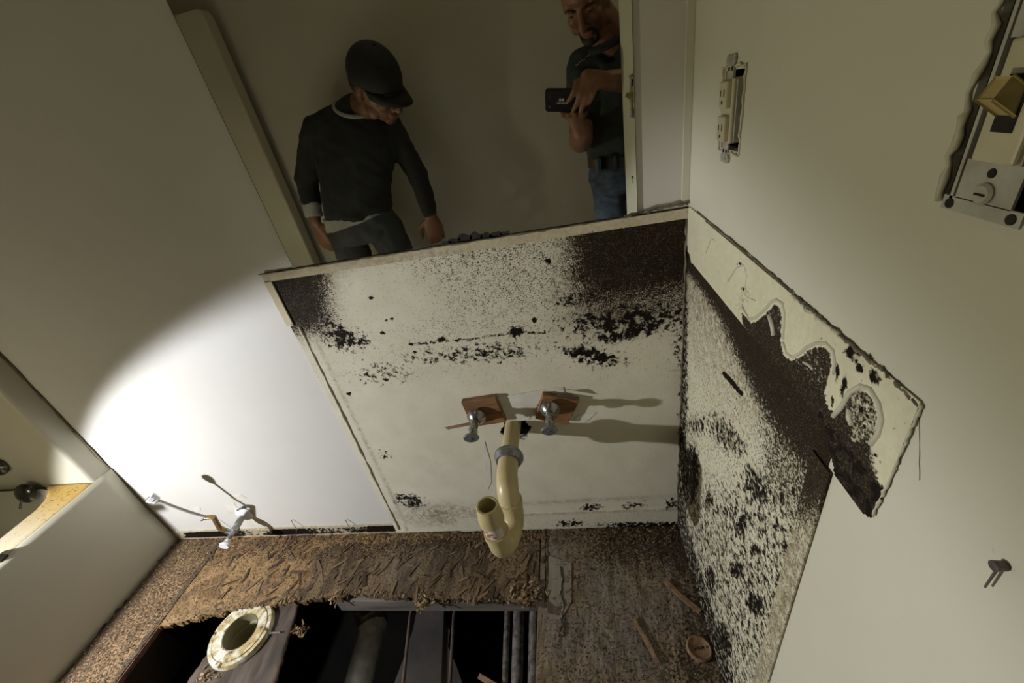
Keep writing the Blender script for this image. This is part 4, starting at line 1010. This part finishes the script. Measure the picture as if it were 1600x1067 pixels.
def bodyA(b):
    head(b, aH, aF, aU, AS); chain(b, [(aH + V3(-.03, -.03, -.05), .058), (nb, .060), (V3(-.93, -.46, 1.16), .06)]); tor(b, .90, 1)
    chain(b, [(sL, .050), (eL, .040), (eL.lerp(wL, .35), .040), (wL, .027)]); chain(b, [(sR, .050), (eR, .040), (eR.lerp(wR, .35), .040), (wR, .027)])
    hand(b, wL, V3(.10, .05, -1), V3(.35, -.9, -.1), V3(.9, .5, 0), (14, 24, 20), 1.15); hand(b, wR, V3(.02, .06, -1), V3(-.35, -.9, -.1), V3(-.8, .5, 0), (24, 38, 30), 1.12)
    loft(b, [(V3(-1.03, -.455, .80), V3(.165, 0, 0), V3(0, .11, 0)), (V3(-1.03, -.455, .66), V3(.170, 0, 0), V3(0, .115, 0))])
    chain(b, [(hipL, .078), (kneeL, .052), (ankL, .036), (ankL + V3(-.01, .12, -.045), .030)]); chain(b, [(hipR, .078), (kneeR, .052), (ankR, .036), (ankR + V3(.02, .12, -.045), .030)])
build_body('body', bodyA, M['skinA'], A)
def sweat(b):
    tor(b, 1., 0, None, .004); rcone(b, V3(-.92, -.46, 1.195), sL + V3(.01, 0, .012), .078, .062); rcone(b, V3(-.90, -.46, 1.185), sR + V3(0, 0, .012), .078, .062)
    chain(b, [(sL + V3(.03, 0, .005), .066), (sL, .066), (sL.lerp(eL, .6), .060), (eL, .056), (eL.lerp(wL, .50), .048)])
    chain(b, [(sR + V3(-.03, 0, .01), .066), (sR, .064), (sR.lerp(eR, .6), .055), (eR, .050), (eR.lerp(wR, .5), .046), (eR.lerp(wR, .93), .038)])
    chain(b, [(V3(-.935, -.462, 1.17), .088), (V3(-.885, -.445, 1.212), .076)])
    loft(b, [(V3(-1.03, -.455, .80), V3(.182, 0, 0), V3(0, .124, 0)), (V3(-1.045, -.455, .758), V3(.181, 0, .027), V3(0, .124, 0))])
b = BM(); sweat(b); obj('sweater', remeshed(b, .008, 3, .006, 2, 16), M['sweater'], A, True)
b = BM(); loft(b, [(V3(-1.040, -.455, .800), V3(.180, 0, .0), V3(0, .122, 0)), (V3(-1.043, -.455, .765), V3(.185, 0, .026), V3(0, .129, 0)), (V3(-1.043, -.455, .757), V3(.184, 0, .028), V3(0, .129, 0))]); obj('undershirt_hem', remeshed(b, .007, 2, .003, 4), M['undershirt'], A, True, label='white undershirt hem showing below the sweater')
b = BM(); c0 = V3(-.872, -.432, 1.236); tube(b, [c0 + V3(.080 * math.cos(t), .070 * math.sin(t), .035 * math.cos(t + 2.4) + -.012 * math.sin(t)) for t in [2 * math.pi * i / 24 for i in range(25)]], .0085, 8); obj('undershirt_collar', b, M['undershirt'], A, True, label='white collar edge round the neck')
b = BM(); ca, cb = eL.lerp(wL, .52), eL.lerp(wL, .86); tube(b, [ca, ca.lerp(cb, .3), ca.lerp(cb, .65), cb], [.046, .045, .043, .042], 20); obj('undershirt_cuff', remeshed(b, .006, 1, .004, 9), M['undershirt'], A, True, label='white rolled cuff on the left forearm')
def trou(b):
    loft(b, [(V3(-1.03, -.455, .80), V3(.168, 0, 0), V3(0, .112, 0)), (V3(-1.03, -.455, .72), V3(.182, 0, 0), V3(0, .126, 0)), (V3(-1.03, -.455, .66), V3(.182, 0, 0), V3(0, .124, 0))])
    chain(b, [(hipL, .095), (hipL.lerp(kneeL, .5), .086), (kneeL, .074), (kneeL.lerp(ankL, .5), .066), (ankL + V3(0, 0, .0), .060)]); chain(b, [(hipR, .095), (hipR.lerp(kneeR, .5), .086), (kneeR, .074), (kneeR.lerp(ankR, .5), .066), (ankR, .060)])
b = BM(); trou(b); obj('trousers', remeshed(b, .009, 3, .007, 5, 12), M['trouser'], A, True)
for an, dx in ((ankL, -.01), (ankR, .02)):
    b = BM(); chain(b, [(V3(an.x, an.y - .03, .042), .040), (V3(an.x + dx * .5, an.y + .06, .040), .040), (V3(an.x + dx, an.y + .15, .034), .033)])
    bmesh.ops.bisect_plane(b, geom=list(b.verts) + list(b.edges) + list(b.faces), plane_co=(0, 0, .002), plane_no=(0, 0, -1), clear_outer=True); obj('shoe', b, M['shoe'], A, True)
f_, u_ = aF.normalized(), None; u_ = (aU - f_ * aU.dot(f_)).normalized(); r_v = f_.cross(u_); LA = lambda a, c_, z_: aH + (r_v * a + f_ * c_ + u_ * z_) * AS; mA = Matrix((r_v, f_, u_)).transposed() * AS
b = BM(); q = bmesh.ops.create_uvsphere(b, u_segments=32, v_segments=20, radius=1)
for v in q['verts']: v.co = Vector((v.co.x * .086, v.co.y * .106 - .010, v.co.z * .098 + .032))
bmesh.ops.bisect_plane(b, geom=list(b.verts) + list(b.edges) + list(b.faces), plane_co=(0, 0, .018), plane_no=(0, .10, -1), clear_outer=True)
for v in b.verts: v.co = aH + mA @ v.co
cp = obj('cap', b, M['cap'], A, True); sd = cp.modifiers.new('s', 'SOLIDIFY'); sd.thickness = .004
b = BM(); n = 16; I, O = [], []
for i in range(n + 1):
    t = math.radians(20 + 140 * i / n); cx, cy = math.cos(t), math.sin(t)
    I.append(b.verts.new(LA(.084 * cx, .100 * cy - .012, .028 - .010 * abs(cx)))); O.append(b.verts.new(LA(.080 * cx, .100 * cy + .070 * cy - .012, .018 - .026 * abs(cx) ** 1.5)))
for i in range(n): b.faces.new((I[i], I[i + 1], O[i + 1], O[i]))
br2 = obj('cap_brim', b, M['cap'], cp, True); br2.location = (0, 0, 0); sd = br2.modifiers.new('s', 'SOLIDIFY'); sd.thickness = .004; sd.offset = 0
b = BM(); ball(b, LA(0, -.01, .131), (.006, .006, .004), mA); obj('cap_button', b, M['cap'], cp, True)
b = BM(); q = bmesh.ops.create_uvsphere(b, u_segments=24, v_segments=16, radius=1)
for v in q['verts']: v.co = Vector((v.co.x * .079, v.co.y * .080 - .028, v.co.z * .075 + .006))
bmesh.ops.bisect_plane(b, geom=list(b.verts) + list(b.edges) + list(b.faces), plane_co=(0, .0, -.0), plane_no=(0, 1, .1), clear_outer=True)
for v in b.verts: v.co = aH + mA @ v.co
obj('hair', b, M['hair'], A, True)
for s_ in (-1, 1):
    b = BM(); tube(b, [LA(s_ * .045, .082, .022), LA(s_ * .03, .092, .026), LA(s_ * .014, .094, .022)], .0035, 6); obj('eyebrow', b, M['hair'], A, True)

# ---- photographer in the doorway, seen in the mirror at the right
B_ = thing('person', 'bearded man in charcoal polo and jeans photographing with both hands, reflected at right', 'person', (.30, -.34, 0))
bH = V3(.138, -.250, 1.392); bF = V3(-.26, .66, -.62); bU = V3(-.26, .55, .70)
bsL, beL, bwL = V3(.120, -.345, 1.185), V3(.078, -.255, .950), V3(.074, -.085, .985)
bsR, beR, bwR = V3(.470, -.350, 1.190), V3(.395, -.140, 1.090), V3(.170, -.052, 1.130)
TB = [(V3(.265, -.345, 1.235), .085, .075), (V3(.290, -.350, 1.190), .180, .100), (V3(.295, -.350, 1.120), .200, .120), (V3(.290, -.345, 1.030), .195, .135), (V3(.285, -.340, .940), .188, .140), (V3(.285, -.340, .860), .172, .130), (V3(.285, -.340, .800), .172, .128)]
bhL, bkL, baL = V3(.205, -.335, .780), V3(.215, -.320, .430), V3(.205, -.350, .085)
bhR, bkR, baR = V3(.375, -.335, .780), V3(.400, -.320, .430), V3(.410, -.350, .085)
FW = RM @ V3(0, 0, -1); CX = RM @ V3(1, 0, 0); CY = RM @ V3(0, 1, 0); CO = V3(0, 0, H)
def LC(x, y, z): return CO + CX * x + CY * y - FW * z
def LG(x, y, z): return LC(x + .004, y - .018, z)
#    # phone frame: x right, y up, z towards the photographer
def grip(b):
    # right hand over the far side of the phone: knuckles above the top edge, four fingers down its face
    k0 = LG(.112, .062, .004)
    for (kx, ky, tips, r) in ((.062, .052, (.036, .002), .0082), (.082, .055, (.054, -.030), .0086), (.100, .050, (.078, -.034), .0082), (.120, .040, (.102, -.006), .0076)):
        a = LG(kx, ky, .012); m1_ = LG(kx * .75 + tips[0] * .25, ky * .60 + tips[1] * .40 + .004, -.004); m2_ = LG(kx * .35 + tips[0] * .65, ky * .25 + tips[1] * .75, -.006); e = LG(tips[0], tips[1], -.005)
        chain(b, [(a, r * 1.25), (m1_, r * 1.05), (m2_, r), (e, r * .85)])
    for kx, ky in ((.062, .052), (.082, .055), (.100, .050), (.120, .040)): rcone(b, LG(kx, ky, .012), bwR.lerp(LG(kx, ky, .012), .25), .012, .022)
    rcone(b, LG(.095, .060, .026), bwR, .024, .027)
    chain(b, [(bwR, .02), (LG(.110, .050, .040), .014), (LG(.085, .030, .034), .0115), (LG(.066, .012, .026), .009)])      # thumb behind
    # left hand under the phone: fingers curl up behind it, palm below
    pc = LG(.052, -.066, .040); rcone(b, pc, bwL, .026, .027); rcone(b, LG(.030, -.062, .036), LG(.078, -.064, .036), .019, .019)
    for i, kx in enumerate((.018, .040, .062, .084)):
        chain(b, [(LG(kx + .004, -.062, .030), .0105), (LG(kx, -.046, .012), .0092), (LG(kx - .002, -.040, .022), .0084)] if i < 0 else [(LG(kx + .006, -.068, .040), .012), (LG(kx, -.053, .012), .0095), (LG(kx - .001, -.044, -.0005 if kx > .03 else .006), .0080)])
    chain(b, [(LG(.030, -.060, .040), .013), (LG(.010, -.040, .034), .011), (LG(.004, -.018, .027), .009)])
def bodyB(b):
    head(b, bH, bF, bU, 1.06); chain(b, [(bH + V3(.02, -.03, -.05), .064), (V3(.235, -.335, 1.235), .070)]); 
    loft(b, [(c, V3(w_ * .9, 0, 0), V3(0, d_ * .9, 0)) for c, w_, d_ in TB[1:]])
    chain(b, [(bsL, .055), (beL, .046), (beL.lerp(bwL, .4), .046), (bwL, .030)]); chain(b, [(bsR, .055), (beR, .046), (beR.lerp(bwR, .4), .045), (bwR, .029)]); grip(b)
    chain(b, [(bhL, .085), (bkL, .058), (baL, .040), (baL + V3(0, .12, -.045), .030)]); chain(b, [(bhR, .085), (bkR, .058), (baR, .040), (baR + V3(.01, .12, -.045), .030)])
build_body('body', bodyB, M['skinB'], B_, .0048, 1)
def polo(b):
    loft(b, [(c, V3(w_ + .006, 0, 0), V3(0, d_ + .006, 0)) for c, w_, d_ in TB[1:6]])
    chain(b, [(bsL + V3(.04, 0, .01), .075), (bsL, .072), (bsL.lerp(beL, .62), .062)]); chain(b, [(bsR + V3(-.04, 0, .01), .075), (bsR, .072), (bsR.lerp(beR, .55), .066)])
    chain(b, [(V3(.285, -.348, 1.19), .10), (V3(.255, -.342, 1.225), .080)])
b = BM(); polo(b); obj('polo_shirt', remeshed(b, .008, 3, .006, 11, 15), M['polo'], B_, True)
b = BM(); c0 = V3(.222, -.325, 1.262); tube(b, [c0 + V3(.088 * math.cos(t), .078 * math.sin(t), -.026 * math.cos(t) * -1 - .020 * math.sin(t)) for t in [2 * math.pi * i / 24 for i in range(25)]], .013, 8); pc_ = obj('shirt_collar', b, M['polo'], B_, True)
b = BM(); loft(b, [(V3(.285, -.340, .868), V3(.183, 0, 0), V3(0, .140, 0)), (V3(.285, -.340, .832), V3(.183, 0, 0), V3(0, .140, 0))]); bt = obj('belt', b, M['belt'], B_, True, angle=40)
b = BM(); obox(b, (.285, -.198, .850), V3(.022, 0, 0), V3(0, .003, 0), V3(0, 0, .019)); obj('belt_buckle', b, M['chrome'], bt)
for k in (.14, .20, .37):
    b = BM(); box(b, (k - .006, -.25 + (.04 if k == .2 or k == .37 else -.02), .825), (k + .006, -.20, .878)); obj('belt_loop', b, M['jeans'], bt)
def jeans(b):
    loft(b, [(V3(.285, -.340, .850), V3(.178, 0, 0), V3(0, .134, 0)), (V3(.285, -.340, .78), V3(.186, 0, 0), V3(0, .140, 0)), (V3(.29, -.338, .73), V3(.180, 0, 0), V3(0, .132, 0))])
    chain(b, [(bhL, .100), (bhL.lerp(bkL, .5), .092), (bkL, .078), (baL, .064)]); chain(b, [(bhR, .100), (bhR.lerp(bkR, .5), .092), (bkR, .078), (baR, .064)])
b = BM(); jeans(b); obj('jeans', remeshed(b, .009, 3, .006, 21, 20), M['jeans'], B_, True)
for an in (baL, baR):
    b = BM(); chain(b, [(V3(an.x, an.y - .03, .042), .042), (V3(an.x, an.y + .06, .040), .042), (V3(an.x, an.y + .15, .034), .034)])
    bmesh.ops.bisect_plane(b, geom=list(b.verts) + list(b.edges) + list(b.faces), plane_co=(0, 0, .002), plane_no=(0, 0, -1), clear_outer=True); obj('shoe', b, M['shoe'], B_, True)
fB = bF.normalized(); uB = (bU - fB * bU.dot(fB)).normalized(); rB = fB.cross(uB); LB = lambda a, c_, z_: bH + (rB * a + fB * c_ + uB * z_) * 1.06; mB = Matrix((rB, fB, uB)).transposed()
b = BM(); q = bmesh.ops.create_uvsphere(b, u_segments=28, v_segments=18, radius=1)
for v in q['verts']: v.co = Vector((v.co.x * .084, v.co.y * .104 - .020, v.co.z * .092 + .040))
bmesh.ops.bisect_plane(b, geom=list(b.verts) + list(b.edges) + list(b.faces), plane_co=(0, .045, .045), plane_no=(0, .8, -.75), clear_outer=True)
for v in b.verts: v.co = bH + mB @ v.co
obj('hair', b, M['hair'], B_, True)
b = BM()
for s_ in (-1, 1): chain(b, [(LB(s_ * .004, .096, -.047), .0045), (LB(s_ * .020, .089, -.050), .0050), (LB(s_ * .027, .082, -.066), .0050), (LB(s_ * .022, .078, -.088), .010)])
chain(b, [(LB(-.018, .078, -.092), .013), (LB(0, .084, -.094), .015), (LB(.018, .078, -.092), .013)]); obj('goatee', remeshed(b, .0035, 1, .002, 3, 90), M['hair'], B_, True)
for s_ in (-1, 1):
    b = BM(); chain(b, [(LB(s_ * .046, .082, .020), .0035), (LB(s_ * .030, .094, .026), .0045), (LB(s_ * .013, .096, .021), .0040)]); obj('eyebrow', b, M['hair'], B_, True)
    b = BM(); ball(b, LB(s_ * .031, .0865, .004), (.0085, .005, .0030), mB); obj('eye', b, M['dark_gap'], B_, True)
# small stitched lettering-like mark on the chest
b = BM()
for i in range(9):
    q = mir(900 + i * 2.6, 102 - i * 2.0 + 1.0 * math.sin(i * 1.7), -.225); ball(b, q, (.0014, .006, .0022), None, 6)
obj('chest_stitching', b, M['print'], B_, True)

# ---- the phone
ph = thing('phone', 'black phone with white print held sideways by the photographer', 'phone', CO)
b = BM(); n = 8; hw, hh, rc_ = .074, .0375, .012; cx0 = .038; cyy = -.020
ring = []
for (sx, sy, s0) in ((1, 1, 0), (-1, 1, 1), (-1, -1, 2), (1, -1, 3)):
    for i in range(n + 1):
        t = (s0 + i / n) * math.pi / 2; ring.append((cx0 + sx * (hw - rc_) + rc_ * math.cos(t), sy * (hh - rc_) + rc_ * math.sin(t)))
lvl = [(.004, .0015), (.003, 0), (.011, 0), (.012, .0015)]; Rg = []
for z_, ins in ((.0035, .0015), (.0045, 0), (.0115, 0), (.0125, .0015)):
    Rg.append([b.verts.new(LC(cx0 + (x - cx0) * (1 - ins / hw), cyy + y * (1 - ins / hh), z_)) for x, y in ring])
for a, c in zip(Rg, Rg[1:]):
    for i in range(len(a)): b.faces.new((a[i], a[(i + 1) % len(a)], c[(i + 1) % len(c)], c[i]))
b.faces.new(list(reversed(Rg[0]))); b.faces.new(Rg[-1]); bmesh.ops.recalc_face_normals(b, faces=b.faces)
obj('phone_body', b, M['phone'], ph)
for (x, y) in ((-.020, -.010), (-.020, -.042)):
    b = BM(); lathe(b, LC(x, y, .0037), FW, [(0, .0050), (.0008, .0048), (.001, .0035)], 18); obj('camera_lens', b, M['lens'], ph, True, angle=30)
b = BM()
# two peaks above a row of short strokes
for (x0, w_) in ((.010, .009), (.019, .009)):
    prism(b, [LC(x0, -.020, .0034), LC(x0 + w_, -.020, .0034), LC(x0 + w_ * .75, -.011, .0034), LC(x0 + w_ * .25, -.011, .0034)], FW * .0002)
for i in range(9):
    x = .003 + i * .0042; prism(b, [LC(x, -.0295, .0034), LC(x + (.003 if i % 3 else .0016), -.0295, .0034), LC(x + (.0026 if i % 2 else .0016), -.023, .0034), LC(x + .0005, -.023, .0034)], FW * .0002)
obj('case_print', b, M['print'], ph, label='small white peaks above a row of white strokes')
